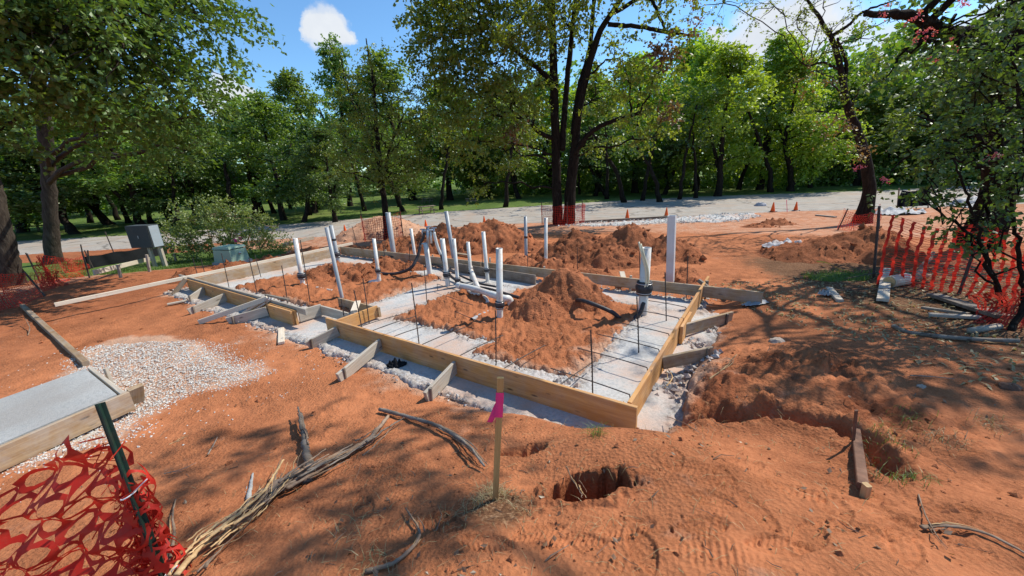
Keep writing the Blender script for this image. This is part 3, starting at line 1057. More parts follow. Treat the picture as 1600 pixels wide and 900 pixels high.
loose('plank', G(1060, 478, .05) + np.array([-.6, 1.0, .1]), G(1075, 470, .05) + np.array([-.7, 1.5, .1]), .1, .03, 'white_wood', 'small pale board scrap behind the back form board', 'board')
loose('plank', G(690, 395, .05), G(735, 402, .05), .12, .04, 'formold', 'brown board lying on dirt behind the back form, by the grey pipe', 'board')

# edging boards by the old slab, left
edge_b = loose('edging_board', G(36, 480, .02), G(136, 572, .02), .07, .10, 'formold', 'long weathered edging board running back from the concrete slab corner', 'board')

# ------------------------------------------------------------------ old slab bottom left
c0 = at_z(196, 612, .0); c1 = at_z(-40, 712, .0); c2 = at_z(143, 571, .0); c3 = at_z(-160, 640, .0)
slab = thing('walkway_slab', 'grey concrete walkway slab edged with wood at the left', 'slab', (c0[0], c0[1], -.28))
d_f = (c1 - c0)[:2]; d_f /= np.linalg.norm(d_f)
d_b = (c2 - c0)[:2]; d_b /= np.linalg.norm(d_b)
Lf = 3.2; wb = np.linalg.norm((c2 - c0)[:2])
q = lambda s, t, z: np.array([c0[0] + d_f[0] * s + d_b[0] * t, c0[1] + d_f[1] * s + d_b[1] * t, z])
m = MB()
ps = [q(.06, .06, -.012), q(Lf, .06, -.012), q(Lf, wb, -.012), q(.06, wb, -.012)]
m.add(ps + [p + np.array([0, 0, -.26]) for p in ps], [(0, 1, 2, 3), (7, 6, 5, 4), (0, 4, 5, 1), (1, 5, 6, 2), (2, 6, 7, 3), (3, 7, 4, 0)])
m.build('slab', MAT['slab'], slab)
beam('edge_board', q(-.02, 0, -.115), q(Lf, 0, -.115), .04, .21, MAT['formold'], slab)
beam('edge_board', q(.02, .02, -.115), q(.02, wb, -.115), .04, .21, MAT['grey_wood'], slab)
beam('edge_board', q(.3, -.06, -.26), q(Lf, -.05, -.26), .05, .05, MAT['grey_wood'], slab)
for s, t in ((-.07, .14),):
    beam('stake', q(s, t + .10, -.36), q(s - .03, t - .05, -.03), .05, .13, MAT['formold'], slab, up=tuple(np.r_[d_f, 0]))
beam('stake', q(-.05, wb * .7, -.36), q(-.05, wb * .7, .03), .03, .04, MAT['grey_wood'], slab, up=(0, 1, 0))

def rocks(n, xs, ys, rad, zf, seed, flat=.7):
    rg = np.random.default_rng(seed)
    base = np.array([(1, 0, 0), (-1, 0, 0), (0, 1, 0), (0, -1, 0), (0, 0, 1), (0, 0, -1)], float)
    F0 = np.array([(0, 2, 4), (2, 1, 4), (1, 3, 4), (3, 0, 4), (2, 0, 5), (1, 2, 5), (3, 1, 5), (0, 3, 5)])
    V = base[None] * rg.uniform(.55, 1.35, (n, 6, 1)) + rg.normal(0, .18, (n, 6, 3))
    ang = rg.uniform(0, 2 * np.pi, n)
    c, s = np.cos(ang)[:, None], np.sin(ang)[:, None]
    tilt = rg.normal(0, .5, (n, 1))
    x = V[..., 0] * c - V[..., 1] * s; y = V[..., 0] * s + V[..., 1] * c; z = V[..., 2] * flat + x * tilt * .5
    r = rad[:, None]
    P = np.stack([xs[:, None] + x * r, ys[:, None] + y * r, zf[:, None] + (z + .25) * r], -1)
    F = F0[None] + (np.arange(n) * 6)[:, None, None]
    return MB().add(P.reshape(-1, 3), F.reshape(-1, 3))


# ------------------------------------------------------------------ dirt heaps
def heap(name, label, bumps, box, res, mat, rough=1.0, seed=0, kind=None, base=None, sharp=1.25):
    """bumps: (x, y, z_peak, rx, ry) in metres; a mound of loose clods over the ground"""
    x0, x1, y0, y1 = box
    nx = int((x1 - x0) / res); ny = int((y1 - y0) / res)
    X, Y = np.meshgrid(np.linspace(x0, x1, nx), np.linspace(y0, y1, ny), indexing='ij')
    gb = hlow(X, Y)
    wx = X + .16 * fbm(X, Y, .6, 3, seed + 1); wy = Y + .16 * fbm(X, Y, .6, 3, seed + 2)
    Z = np.full(X.shape, -.09)
    for (cx, cy, zp, rx, ry) in bumps:
        qd = np.hypot((wx - cx) / rx, (wy - cy) / ry)
        h = zp - ground_z(cx, cy)
        Z = np.maximum(Z, (h + .09) * (1 - np.clip(qd, 0, 1.4) ** sharp) - .09)
    on = sstep(-.05, .12, Z)
    Z = Z + on * rough * (.10 * fbm(X, Y, .45, 4, seed + 3) + .075 * np.maximum(fbm(X, Y, .16, 3, seed + 4), -.15) + .02 * np.abs(fbm(X, Y, .06, 3, seed + 5)) + .05 * clods(X, Y, .24, seed + 6, .4) + .055 * clods(X, Y, .13, seed + 7, .55) + .045 * clods(X, Y, .065, seed + 8, .6) * (res < .05))
    be = np.minimum(np.minimum(X - x0, x1 - X), np.minimum(Y - y0, y1 - Y))
    Z = Z - .5 * (1 - sstep(0, .3, be))
    keep = Z > -.07
    hgt = Z
    Z = gb + Z
    idx = np.arange(X.size).reshape(X.shape)
    F = np.stack([idx[:-1, :-1], idx[1:, :-1], idx[1:, 1:], idx[:-1, 1:]], -1)
    s = keep[:-1, :-1] | keep[1:, :-1] | keep[1:, 1:] | keep[:-1, 1:]
    F = F[s].reshape(-1, 4)
    P = np.stack([X.ravel(), Y.ravel(), Z.ravel()], 1)
    used = np.unique(F); remap = np.zeros(len(P), int); remap[used] = np.arange(len(used))
    o = MB().add(P[used], remap[F]).build(name, mat, smooth=True)
    tag(o, label, 'dirt pile', kind=kind)
    rg_ = np.random.default_rng(seed + 900)
    ii = rg_.integers(0, nx, 1500); jj = rg_.integers(0, ny, 1500)
    ok_ = (hgt[ii, jj] > -.04) & (rg_.uniform(0, 1, 1500) < .75)
    ii, jj = ii[ok_], jj[ok_]
    rk = rg_.exponential(.014, len(ii)).clip(.006, .07) * min(1.5, res / .024)
    cl = rocks(len(ii), X[ii, jj], Y[ii, jj], rk, Z[ii, jj], seed + 5, .8).build('clods', mat, o)
    cl['kind'] = 'stuff'

    def top(x, y):
        i = int(np.clip((x - x0) / (x1 - x0) * (nx - 1), 0, nx - 1)); j = int(np.clip((y - y0) / (y1 - y0) * (ny - 1), 0, ny - 1))
        return Z[i, j]
    return o, top


def bp(px, py, y, rx, ry):
    p = at_y(px, py, y)
    return (p[0], p[1], p[2], rx, ry)


PMAIN, ptop = heap('dirt_pile', 'tall fresh red dirt pile inside the formwork', [bp(884, 417, 6.35, .95, .75), bp(838, 455, 5.9, .65, .6), bp(925, 458, 6.2, .5, .5), bp(855, 512, 5.35, .8, .55), bp(805, 534, 4.8, .55, .35), bp(895, 525, 5.1, .5, .35), bp(930, 470, 6.6, .5, .45)],
                   (-.9, 2.4, 4.1, 7.6), .020, MAT['pile_dry'], .62, 3)
heap('dirt_pile', 'broad dark dirt pile behind the back form, left of the bare trunks', [bp(640, 370, 12.6, 1.9, 1.1), bp(690, 352, 12.7, 1.6, 1.2), bp(770, 344, 12.5, 1.7, 1.3), bp(735, 350, 12.3, 1.5, 1.2), bp(815, 372, 12.0, 1.2, 1.0)],
     (-5.6, 2.2, 10.9, 14.4), .042, MAT['pile'], 1.0, 20)
heap('dirt_pile', 'broad red dirt pile behind the form, below the netted trunks', [bp(905, 362, 10.6, 1.3, 1.1), bp(985, 350, 10.4, 1.25, 1.15), bp(1040, 370, 10.0, 1.1, 1.0), bp(870, 385, 9.9, 1.0, .7), bp(960, 385, 9.4, 1.5, .8), bp(1075, 395, 9.3, .5, .6)],
     (-.6, 5.2, 8.2, 12.2), .036, MAT['pile'], .95, 33)
heap('dirt_pile', 'low clumpy dirt mound at the left end inside the formwork', [bp(520, 413, 9.3, .8, .6), bp(565, 412, 9.1, .8, .6), bp(600, 402, 9.6, .7, .6), bp(490, 425, 8.9, .6, .5), bp(550, 430, 8.6, .7, .4), bp(645, 412, 9.5, .5, .5)],
     (-5.4, -1.2, 7.6, 10.6), .03, MAT['pile'], .9, 47)
heap('dirt_pile', 'small heap of crumbled red clods beside the trap pipe', [bp(690, 494, 5.9, .42, .3), bp(665, 503, 5.8, .35, .25), bp(720, 508, 5.5, .4, .3), bp(715, 486, 6.2, .3, .3)],
     (-2.0, -.2, 4.9, 6.9), .02, MAT['pile_dry'], .9, 51)
heap('dirt_pile', 'small dirt heap just behind the back form board', [bp(860, 405, 8.7, 1.0, .5), bp(920, 420, 8.0, .8, .5), bp(810, 398, 9.3, .8, .5), bp(1070, 418, 7.6, .5, .6)],
     (-.8, 4.0, 6.7, 9.9), .03, MAT['pile_dry'], .8, 58)
heap('dirt_pile', 'dark earth pile at the foot of the leaning right tree', [bp(1330, 362, 9.0, 1.3, 1.3), bp(1285, 377, 8.8, 1.3, 1.0), bp(1245, 382, 9.2, 1.1, .9), bp(1365, 356, 8.8, 1.0, 1.1), bp(1390, 385, 7.8, .6, .8)],
     (3.6, 10.2, 6.3, 11.4), .045, MAT['pile'], .9, 64)
heap('dirt_pile', 'small ridge of dirt near the cones on the right', [bp(1185, 349, 15.6, 1.0, .6), bp(1215, 342, 16.2, 1.0, .6)], (7.4, 13.2, 14.4, 17.8), .05, MAT['pile_dry'], .7, 69)
heap('sand_pile', 'rounded pale sand pile with red netting in front', [bp(595, 338, 19.2, 2.3, 1.8), bp(570, 350, 18.8, 1.7, 1.5), bp(625, 350, 18.9, 1.9, 1.4)], (-10.5, -2.5, 16.6, 21.6), .06, MAT['sand'], .45, 73, sharp=1.7)
heap('dirt_pile', 'long low dirt ridge along the left side of the formwork', [bp(300, 421, 9.9, .9, .8), bp(360, 410, 10.9, 1.0, .8), bp(420, 402, 11.7, 1.0, .8), bp(480, 388, 12.6, 1.3, .8), bp(540, 382, 12.9, 1.0, .7)], (-10.5, -3.4, 8.6, 14), .045, MAT['pile'], .6, 80)
# loose clods and pebbles: too many to count
def zsheet(xs, ys, Z):
    """height of the polar ground sheet"""
    r = np.hypot(xs, ys); t = np.arctan2(xs, ys)
    i = np.clip(np.searchsorted(RR, r) - 1, 0, len(RR) - 2)
    j = np.clip(np.round((t - th_front[0]) / (th_front[1] - th_front[0])).astype(int), 0, NA - 1)
    f = (r - RR[i]) / (RR[i + 1] - RR[i])
    return Z[i, j] * (1 - f) + Z[i + 1, j] * f


rg = np.random.default_rng(99)
n = 9000
t = rg.uniform(R(-60), R(60), n); r = np.exp(rg.uniform(np.log(.9), np.log(11), n))
xs, ys = r * np.sin(t), r * np.cos(t)
den = .25 + .75 * (fbm(xs, ys, .8, 3, 8) > .05) + (zsheet(xs, ys, BERM) > .3) * 1.2
ok = rg.uniform(0, 1.6, n) < den
ok &= conc_mask(xs, ys) < -.05
xs, ys, r = xs[ok], ys[ok], r[ok]
rad = rg.exponential(.0048, len(xs)).clip(.002, .028) * (.8 + .06 * r)
o = rocks(len(xs), xs, ys, rad, zsheet(xs, ys, gz), 5).build('loose_clods', MAT['pile_dry'])
tag(o, 'small clods and crumbs of red clay strewn over the ground', 'clods', kind='stuff')

n = 44000
xs = rg.uniform(-7, -1.8, n); ys = rg.uniform(2.0, 5.6, n)
dd = poly_sd(xs, ys, GRAV_L) + .18 * fbm(xs, ys, .5, 3, 3)
ok = (rg.uniform(0, 1, n) < sstep(-.28, .12, dd)) | ((rg.uniform(0, 1, n) < .012) & (dd > -.9))
xs, ys = xs[ok], ys[ok]
rad = rg.uniform(.005, .0125, len(xs))
zz = zsheet(xs, ys, gz) + .012 * sstep(0, .4, dd[ok])
o = rocks(len(xs), xs, ys, rad, zz, 6).build('gravel_patch', MAT['gravel'])
tag(o, 'patch of pale crushed gravel beside the walkway slab', 'gravel', kind='stuff')

# coarse white stone on the road shoulder
n = 9000
xs = rg.uniform(2, 12, n); ys = rg.uniform(14.5, 22, n)
dd = poly_sd(xs, ys, GRAV_ROAD) + .5 * fbm(xs, ys, .9, 3, 13)
ok = rg.uniform(0, 1, n) < sstep(-.5, .2, dd)
xs, ys = xs[ok], ys[ok]
o = rocks(len(xs), xs, ys, rg.exponential(.02, len(xs)).clip(.018, .06), hlow(xs, ys) + .04, 16).build('shoulder_stones', MAT['gravel'])
tag(o, 'loose white stones along the road shoulder by the cones', 'gravel', kind='stuff')

# crumbled concrete along the footing edges
n = 26000
us = rg.uniform(-.7, 10.6, n); vs = rg.uniform(-.6, 4.1, n)
xs = A0[0] + us * E1[0] + vs * E2[0]; ys = A0[1] + us * E1[1] + vs * E2[1]
cm = conc_mask(xs, ys)
ok = (cm > -.10) & (cm < .08) & (rg.uniform(0, 1, n) < .6)
xs, ys, cm = xs[ok], ys[ok], cm[ok]
rad = rg.exponential(.008, len(xs)).clip(.004, .035)
o = rocks(len(xs), xs, ys, rad, np.full(len(xs), -.255), 7).build('concrete_crumbs', MAT['conc'])
point_attr(o.data, 'edge', np.full(len(o.data.vertices), .35))
tag(o, 'broken grey concrete crumbs along the footing edges', 'rubble', kind='stuff')
for i, (px, py, s) in enumerate(((1075, 578, .10), (1100, 560, .08), (1052, 592, .09), (1042, 610, .07), (1088, 540, .07), (1093, 515, .09), (885, 600, .05))):
    p = G(px, py)
    xs = p[0] + rg.normal(0, s, 40); ys = p[1] + rg.normal(0, s, 40)
    o = rocks(40, xs, ys, rg.uniform(.012, .045, 40), np.array([ground_z(a_, b_) for a_, b_ in zip(xs, ys)]) + .02, 30 + i).build('concrete_rubble', MAT['conc'])
    point_attr(o.data, 'edge', np.full(len(o.data.vertices), .3))
    tag(o, 'grey concrete lumps heaped outside the right form board', 'rubble', kind='stuff')

# single rocks
def rock(px, py, s, label, mat='rock', seed=0):
    p = G(px, py)
    rg_ = np.random.default_rng(seed)
    th = np.linspace(0, 2 * np.pi, 13)[:-1]
    rows = []
    for k, (rr_, z_) in enumerate(((.75, -.35), (1, 0), (.9, .35), (.55, .62), (.12, .72))):
        rows.append([(rr_ * math.cos(a_) * rg_.uniform(.78, 1.15) * 1.25, rr_ * math.sin(a_) * rg_.uniform(.78, 1.15), z_ + rg_.normal(0, .05)) for a_ in th])
    V = np.array(rows).reshape(-1, 3) * s + p
    idx = np.arange(60).reshape(5, 12)
    F = np.stack([idx[:-1], np.roll(idx[:-1], -1, 1), np.roll(idx[1:], -1, 1), idx[1:]], -1).reshape(-1, 4)
    mb = MB().add(V, F)
    mb.add(np.vstack([V[-12:], V[-12:].mean(0)[None]]), [(j, (j + 1) % 12, 12) for j in range(12)])
    o = mb.build('rock', MAT[mat])
    return tag(o, label, 'rock')


rock(1214, 535, .075, 'fist-sized tan rock on the berm right of the form brace', seed=1)
rock(1188, 322, .3, 'grey stone beside the right-hand cones', 'rag', 2)
rock(1578, 607, .06, 'dark stone at the right edge in the shade', 'rust', 3)
rock(848, 523, .09, 'flat chip of red clay on the pile inside the form', 'pile_dry', 4)
rock(738, 575, .05, 'dark clod next to the front form rebar', 'pile', 5)
rock(1440, 605, .03, 'small pale chip in the shaded dirt at right', 'rock', 6)

# ------------------------------------------------------------------ reinforcing bars
def rebar(px0, py0, px1, py1, label, z=-.27, r=.0075, group=None):
    """upright bar from ground pixel (px1, py1) up to pixel (px0, py0)"""
    b = at_z(px1, py1, z)
    t = at_y(px0, py0, b[1])
    b2 = b - (t - b) * .12
    mb = MB()
    mb.tube([b2, b + (t - b) * .5 + np.array([.004, 0, 0]), t], r, 6)
    L = np.linalg.norm(t - b)
    d = (t - b) / L
    for s in np.arange(.02, L, .05):                      # rolled ribs
        mb.tube([b + d * s, b + d * (s + .006)], r * 1.28, 6, cap=False)
    o = mb.build('rebar', MAT['rebar'])
    return tag(o, label, 'rebar', group)


for (x0, y0, x1, y1, lb) in [
    (301, 403, 311, 440, 'leftmost upright rebar, at the left form corner'),
    (314, 405, 323, 440, 'second upright rebar from the left, at the form corner'),
    (346, 396, 358, 450, 'upright rebar just inside the left form corner, third from left'),
    (389, 403, 402, 460, 'upright rebar behind the steel angle bars on the left form'),
    (398, 398, 408, 434, 'short upright rebar near the back of the left footing'),
    (440, 415, 450, 475, 'upright rebar left of the leftmost rubber-collared pipe'),
    (469, 375, 485, 475, 'long leaning rebar just right of the leftmost rubber-collared pipe'),
    (533, 467, 540, 512, 'upright rebar at the foot of the long leaning conduit'),
    (550, 353, 561, 398, 'rebar standing between the twin grey pipes and the sand pile'),
    (567, 435, 577, 506, 'tall upright rebar of the pair right of the form gap'),
    (553, 453, 566, 516, 'shorter upright rebar of the pair right of the form gap'),
    (643, 442, 655, 540, 'tall upright rebar behind the middle of the front form board'),
    (662, 412, 667, 472, 'upright rebar in front of the white manifold post'),
    (639, 377, 641, 432, 'upright rebar left of the white manifold post'),
    (753, 383, 754, 430, 'thin rebar in front of the white pipe by the back form'),
    (774, 485, 775, 572, 'upright rebar below the tallest central white pipe'),
    (923, 517, 926, 618, 'nearest upright rebar, inside the front right form corner'),
    (995, 463, 998, 552, 'upright rebar close to the right form board, second from front'),
    (1039, 425, 1041, 502, 'upright rebar along the right form board, third from front'),
    (1075, 400, 1072, 466, 'rearmost upright rebar where the right and back forms meet'),
    (999, 393, 1000, 446, 'upright rebar partly hidden behind the collared pipe with cream tubes'),
    (902, 387, 902, 422, 'short rebar behind the red dirt pile inside the form'),
    (824, 398, 825, 436, 'short rebar at the back form left of the red dirt pile'),
    (598, 380, 604, 420, 'rusty rebar left of the short white manifold pipe, by the back form')]:
    rebar(x0, y0, x1, y1, lb)


def dowel(pts, label, r=.006):
    o = MB().tube(smooth_path(pts, 26), r, 6).build('dowel_bar', MAT['rebar'], smooth=True)
    return tag(o, label, 'rebar')


zd = -.12
for i, (v, L) in enumerate(((.35, .95), (.95, .9), (1.45, .85), (1.95, .8), (2.55, .75), (3.05, .7))):
    word = ('nearest', 'second', 'third', 'fourth', 'fifth', 'farthest')[i]
    dowel([S(.06 + L, v + .12, zd - .02), S(.06 + L * .5, v + .05, zd), S(.14, v, zd), S(.09, v, zd - .02), S(.085, v, zd - .13)], word + ' hooked dowel bar along the right form board')
for i, (u, L) in enumerate(((.75, .8), (1.45, .9), (2.1, .9), (2.75, .9), (3.3, .7), (3.75, .9), (4.05, .8))):
    word = ('rightmost', 'second from right', 'third from right', 'middle', 'third from left', 'second from left', 'leftmost')[i]
    dowel([S(u, .06, zd - .1), S(u, .075, zd - .02), S(u, .14, zd), S(u - .05, .06 + L * .5, zd + .005), S(u - .1, .06 + L, zd - .02)], word + ' dowel bar reaching in from the front form board')
for i, (u, v) in enumerate(((4.6, 2.4), (3.9, 1.9), (3.2, 1.35))):
    dowel([S(u, v, -.26), S(u, v, -.15), S(u - .03, v, -.13), S(u - .4, v - .1, -.13), S(u - .75, v - .15, -.14)], ('rear', 'central', 'front')[i] + ' bent dowel lying over the pale cross footing')
dowel([G(1318, 441, .06), G(1360, 436, .10), G(1408, 430, .16)], 'upper of two steel rods by the pale board on the right')
dowel([G(1305, 460, .06), G(1360, 459, .08), G(1410, 458, .07)], 'lower of two steel rods by the pale board on the right')
dowel([S(8.2, 3.2, -.1), S(6.8, 3.3, -.06), S(5.6, 3.45, -.09)], 'long bar lying along the back form at the left')

# ------------------------------------------------------------------ pipes
def pipe(px0, py0, px1, py1, r, label, mat='pvc', boot=None, z=-.27, name='standpipe', hollow=True, band=None, rb=None, cat='pipe'):
    r = r * .84; rb = rb * .84 if rb else None
    b = at_z(px1, py1, z); t = at_y(px0, py0, b[1])
    d = t - b
    root = thing(name, label, cat, b)
    mb = MB(); m4, L = frame(b - d * .08, t)
    L = L
    prof = [(r, 0), (r, L), (r * .86, L), (r * .84, L - .25)]
    # lathe around X axis
    P = MB(); P.lathe([(a_, z_) for a_, z_ in prof], 20)
    V = P.v[0]; P.v[0] = np.stack([V[:, 2], V[:, 1], -V[:, 0]], 1)
    P.build('pipe', MAT[mat], root, smooth=False, mat4=m4)
    for me in (root.children[-1].data,):
        me.polygons.foreach_set('use_smooth', np.array([True] * 20 + [False] * 20 + [True] * 20))
    Lt = np.linalg.norm(d); dn = d / Lt
    mrot, _ = frame(b, t)

    def ring(f, prof_, mt, nm, par=root):
        Q = MB(); Q.lathe(prof_, 22)
        V_ = Q.v[0]; Q.v[0] = np.stack([V_[:, 2], V_[:, 1], -V_[:, 0]], 1)
        mm, _ = frame(b + d * f, t)
        return Q.build(nm, MAT[mt], par, smooth=True, mat4=mm)
    if boot is not None:
        k = rb or r
        h = k * 1.25
        c = ring(boot, [(k * 1.03, -h), (k * 1.32, -h * .97), (k * 1.36, -h * .5), (k * 1.50, -h * .35), (k * 1.52, h * .25), (k * 1.34, h * .42), (k * 1.30, h * .95), (k * 1.03, h)], 'rubber', 'coupling')
        for s in (-.72, .68):
            ring(boot, [(k * 1.37, h * s - .006), (k * 1.40, h * s - .005), (k * 1.40, h * s + .005), (k * 1.37, h * s + .006)], 'steelband', 'clamp', c)
    if band is not None:
        ring(band, [(r * 1.01, -.03), (r * 1.08, -.028), (r * 1.08, .028), (r * 1.01, .03)], 'rubber', 'collar')
    return root, b, t


def elbow_run(root, pts, r, mat='pvc', name='fitting', n=40):
    return MB().tube(smooth_path(pts, n), r, 14).build(name, MAT[mat], root, smooth=True)


p1_, b, t = pipe(461, 372, 474, 447, .058, 'leftmost white pipe, with a black rubber collar low down', boot=.22, rb=.07)
elbow_run(p1_, [b + np.array([.02, 0, .02]), b + np.array([.25, -.12, .0]), at_z(520, 455, -.24)], .035, name='drain_line')
p2_, b, t = pipe(510, 355, 535, 468, .042, 'long thin grey conduit leaning left in front of the twin pipe', 'pvcgrey')
p3_, b, t = pipe(517, 352, 529, 410, .066, 'grey pipe with black band and collar behind the leaning conduit', 'pvcgrey', boot=.22, rb=.075, band=.62)
p4_, b, t = pipe(584, 373, 593, 441, .046, 'white pipe with black collar and elbow in the left half of the form', boot=.27, rb=.05)
elbow_run(p4_, [b + np.array([0, 0, .1]), b + np.array([-.02, -.02, .03]), b + np.array([-.16, -.06, .02]), b + np.array([-.27, -.12, -.06])], .05)
pipe(606, 332, 615, 397, .088, 'thick grey pipe rising beside the sand pile', 'pvcgrey')
pipe(642, 357, 649, 404, .05, 'thin white pipe just left of the faucet manifold')
p8_, b, t = pipe(691, 373, 700, 447, .058, 'white collared pipe, left of the central pair', boot=.25, rb=.062)
p9_, b9, t = pipe(709, 373, 716, 449, .044, 'white pipe of the central pair with the trap pipe at its foot', boot=.16, rb=.05)
pipe(697, 330, 709, 405, .062, 'tall grey pipe in front of the dark dirt pile', 'pvcgrey')
p11, b11, t = pipe(731, 378, 737, 441, .044, 'white collared pipe joined to the sloping drain by a wye', boot=.25, rb=.048)
p12, b12, t = pipe(755, 362, 762, 440, .048, 'white collared pipe nearest the back form, right of the wye', boot=.24, rb=.052)
p13, b13, t = pipe(780, 388, 781, 502, .060, 'tallest central white pipe with a thick black collar', boot=.24, rb=.062, z=-.30)
pipe(821, 338, 822, 402, .05, 'thin grey pipe with a dark sleeve behind the back form', 'pvcgrey', band=.5)
pipe(853, 340, 853, 422, .044, 'plain thin white pipe behind the back form, left of the red dirt pile')
p17, b17, t17 = pipe(1010, 387, 1004, 492, .085, 'white pipe with black collar and cream tubes near the right form', boot=.42, rb=.10)

# white square post
b = at_z(1047, 442, -.3); t = at_y(1050, 337, b[1])
root = thing('square_post', 'tall pale grey square post beyond the back form on the right', 'post', b)
m4, L = frame(b - (t - b) * .1, t, up=(E1[0], E1[1], 0))
w = .068
P = MB(); c = .008
oc = np.array([(-w, -w + c), (-w + c, -w), (w - c, -w), (w, -w + c), (w, w - c), (w - c, w), (-w + c, w), (-w, w - c)])
V = [(0, *p) for p in oc] + [(L, *p) for p in oc] + [(L, *(p * .9)) for p in oc] + [(L - .3, *(p * .9)) for p in oc]
idx = np.arange(32).reshape(4, 8)
P.add(V, np.stack([idx[:-1], np.roll(idx[:-1], -1, 1), np.roll(idx[1:], -1, 1), idx[1:]], -1).reshape(-1, 4))
P.build('post', m_plain('pale_grey_vinyl', (0.60, 0.61, 0.62), .4, .04, 4, .4, dirt=(.5, .38, .3), dirt_amt=.3, bump=.02) , root, mat4=m4)
MB().add([(L - .06, -w * .9, -w * .9), (L - .06, w * .9, -w * .9), (L - .06, w * .9, w * .9), (L - .06, -w * .9, w * .9)], [(0, 1, 2, 3)]).build('inner_cap', MAT['pvcgrey'], root, mat4=m4)

# drain line, wye, trap
drain = thing('drain_line', 'sloping white drain line joining the central pipes', 'pipe', at_z(745, 452, -.27))
za = -.10
d0 = at_z(716, 446, za); d1 = at_z(737, 450, za); d2 = at_z(772, 461, za); d3 = at_z(787, 466, za)
MB().tube(smooth_path([d0, d1, d2], 14), .056, 14).build('pipe', MAT['pvc'], drain, smooth=True)
MB().tube(smooth_path([d2 - (d2 - d1) * .12, d2, d3, d3 + np.array([.09, .02, -.03]), d3 + np.array([.13, .02, -.16]), d3 + np.array([.13, .02, -.32])], 26), .062, 14).build('elbow', MAT['pvc'], drain, smooth=True)
for s in (.04, .96):
    c = d0 + (d2 - d0) * s; dd_ = (d2 - d0) / np.linalg.norm(d2 - d0)
    MB().tube([c - dd_ * .05, c + dd_ * .05], .064, 14).build('hub', MAT['pvc'], drain, smooth=False)
MB().tube(smooth_path([b11 + np.array([0, 0, .34]), b11 + np.array([.02, -.03, .24]), d1 + np.array([.12, -.02, .0])], 12), .046, 12).build('wye', MAT['pvc'], drain, smooth=True)
trap = thing('trap_pipe', 'thin white trap pipe dropping in an S over the red trench', 'pipe', at_z(762, 486, -.3))
MB().tube(smooth_path([b9 + np.array([0, -.01, .2]), b9 + np.array([.01, -.03, .06]), b9 + np.array([.12, -.10, .02]), at_z(738, 458, -.2), at_z(752, 461, -.2), at_z(761, 468, -.22), at_z(763, 482, -.3) + np.array([0, .05, 0]), at_z(767, 487, -.32)], 60), .028, 12).build('pipe', MAT['pvc'], trap, smooth=True)
for pp in (at_z(752, 461, -.2), at_z(762, 474, -.26)):
    MB().tube([pp - np.array([0, 0, .03]), pp + np.array([0, 0, .03])], .036, 12).build('hub', MAT['pvc'], trap)
P = MB()
a = at_z(737, 499, -.22); b = at_z(762, 487, -.24)
fr, L = frame(a, b)
th = np.linspace(-.1, np.pi + .1, 9)
V = [(L * i / 8, .035 * math.cos(q_) , .03 * math.sin(q_) - .012 * (i % 2)) for i in range(9) for q_ in th]
idx = np.arange(81).reshape(9, 9)
P.add(V, np.stack([idx[:-1, :-1], idx[:-1, 1:], idx[1:, 1:], idx[1:, :-1]], -1).reshape(-1, 4))
tag(P.build('pipe_offcut', MAT['sheet'], mat4=fr), 'broken white pipe piece half buried left of the tallest central pipe', 'pipe')

# black hoses
def hose(pts, r, label, mat='rubber', n=60, name='hose'):
    mb = MB().tube(smooth_path(pts, n), r, 10)
    return tag(mb.build(name, MAT[mat], smooth=True), label, 'hose')


hose([b17 + np.array([-.01, -.05, .22]), b17 + np.array([-.10, -.12, .06]), b17 + np.array([-.32, -.16, -.02]), at_z(955, 487, -.12), at_z(915, 471, -.0), at_z(900, 466, -.02) + np.array([0, .2, -.1])], .032, 'black hose curving left from the collared pipe near the right form')
hose([at_z(657, 388, .65) * 0 + at_y(657, 384, 8.6), at_y(652, 402, 8.5), at_y(640, 420, 8.4), at_z(612, 428, -.2), at_z(575, 424, -.22), at_z(552, 415, -.25)], .035, 'black hose sagging left from the faucet manifold')
hose([at_y(689, 398, 8.6), at_y(694, 412, 8.5), at_y(705, 432, 8.2), at_z(730, 445, -.2), at_z(765, 452, -.18), at_z(800, 462, -.2), at_z(830, 470, -.25)], .03, 'black hose passing behind the central pipes to the right')
hose([at_z(596, 400, -.1), at_z(640, 404, -.15), at_z(690, 418, -.2), at_z(740, 440, -.15), at_z(775, 448, -.2)], .022, 'thin black cable along the back form')
for i, (x0, x1) in enumerate(((998, 1006), (1001, 1009))):
    yb = b17[1] - .10
    hose([at_y(x0, 378 + 3 * i, yb + .05), at_y(x0 + 5, 398, yb), at_y(x1 + 3, 420, yb), at_y(x1 + 4, 440, yb), at_y(x1, 452, yb)], .014, ('left' if i == 0 else 'right') + ' cream tube bending beside the collared pipe', 'cream', 24, 'tube')

# faucet manifold on its post
mroot, b, t = pipe(665, 380, 672, 430, .07, 'white manifold post carrying small faucets and hoses', name='faucet_manifold', cat='faucet')
yv = t[1]
mp = lambda x, y: at_y(x, y, yv)
P = MB().tube([mp(669, 384), mp(668, 358)], .035, 10); P.build('riser', MAT['galv'], mroot, smooth=True)
P = MB().tube([mp(661, 361), mp(677, 359)], .028, 10); P.build('header', MAT['galv'], mroot, smooth=True)
for (x, y) in ((660, 362), (669, 358), (678, 360)):
    P = MB().tube([mp(x, y + 6), mp(x, y - 3)], .022, 8); v_ = P.build('valve', MAT['galv'], mroot, smooth=True)
    MB().tube([mp(x - 4, y - 3.5), mp(x + 4, y - 4)], .016, 6).build('handle', MAT['galv'], v_)
MB().tube(smooth_path([mp(663, 364), mp(661, 372), mp(657, 380), mp(657, 386)], 10), .03, 8).build('spout', MAT['rubber'], mroot, smooth=True)
MB().tube([mp(655, 382), mp(666, 380)], .02, 8).build('spout', MAT['galv'], mroot)
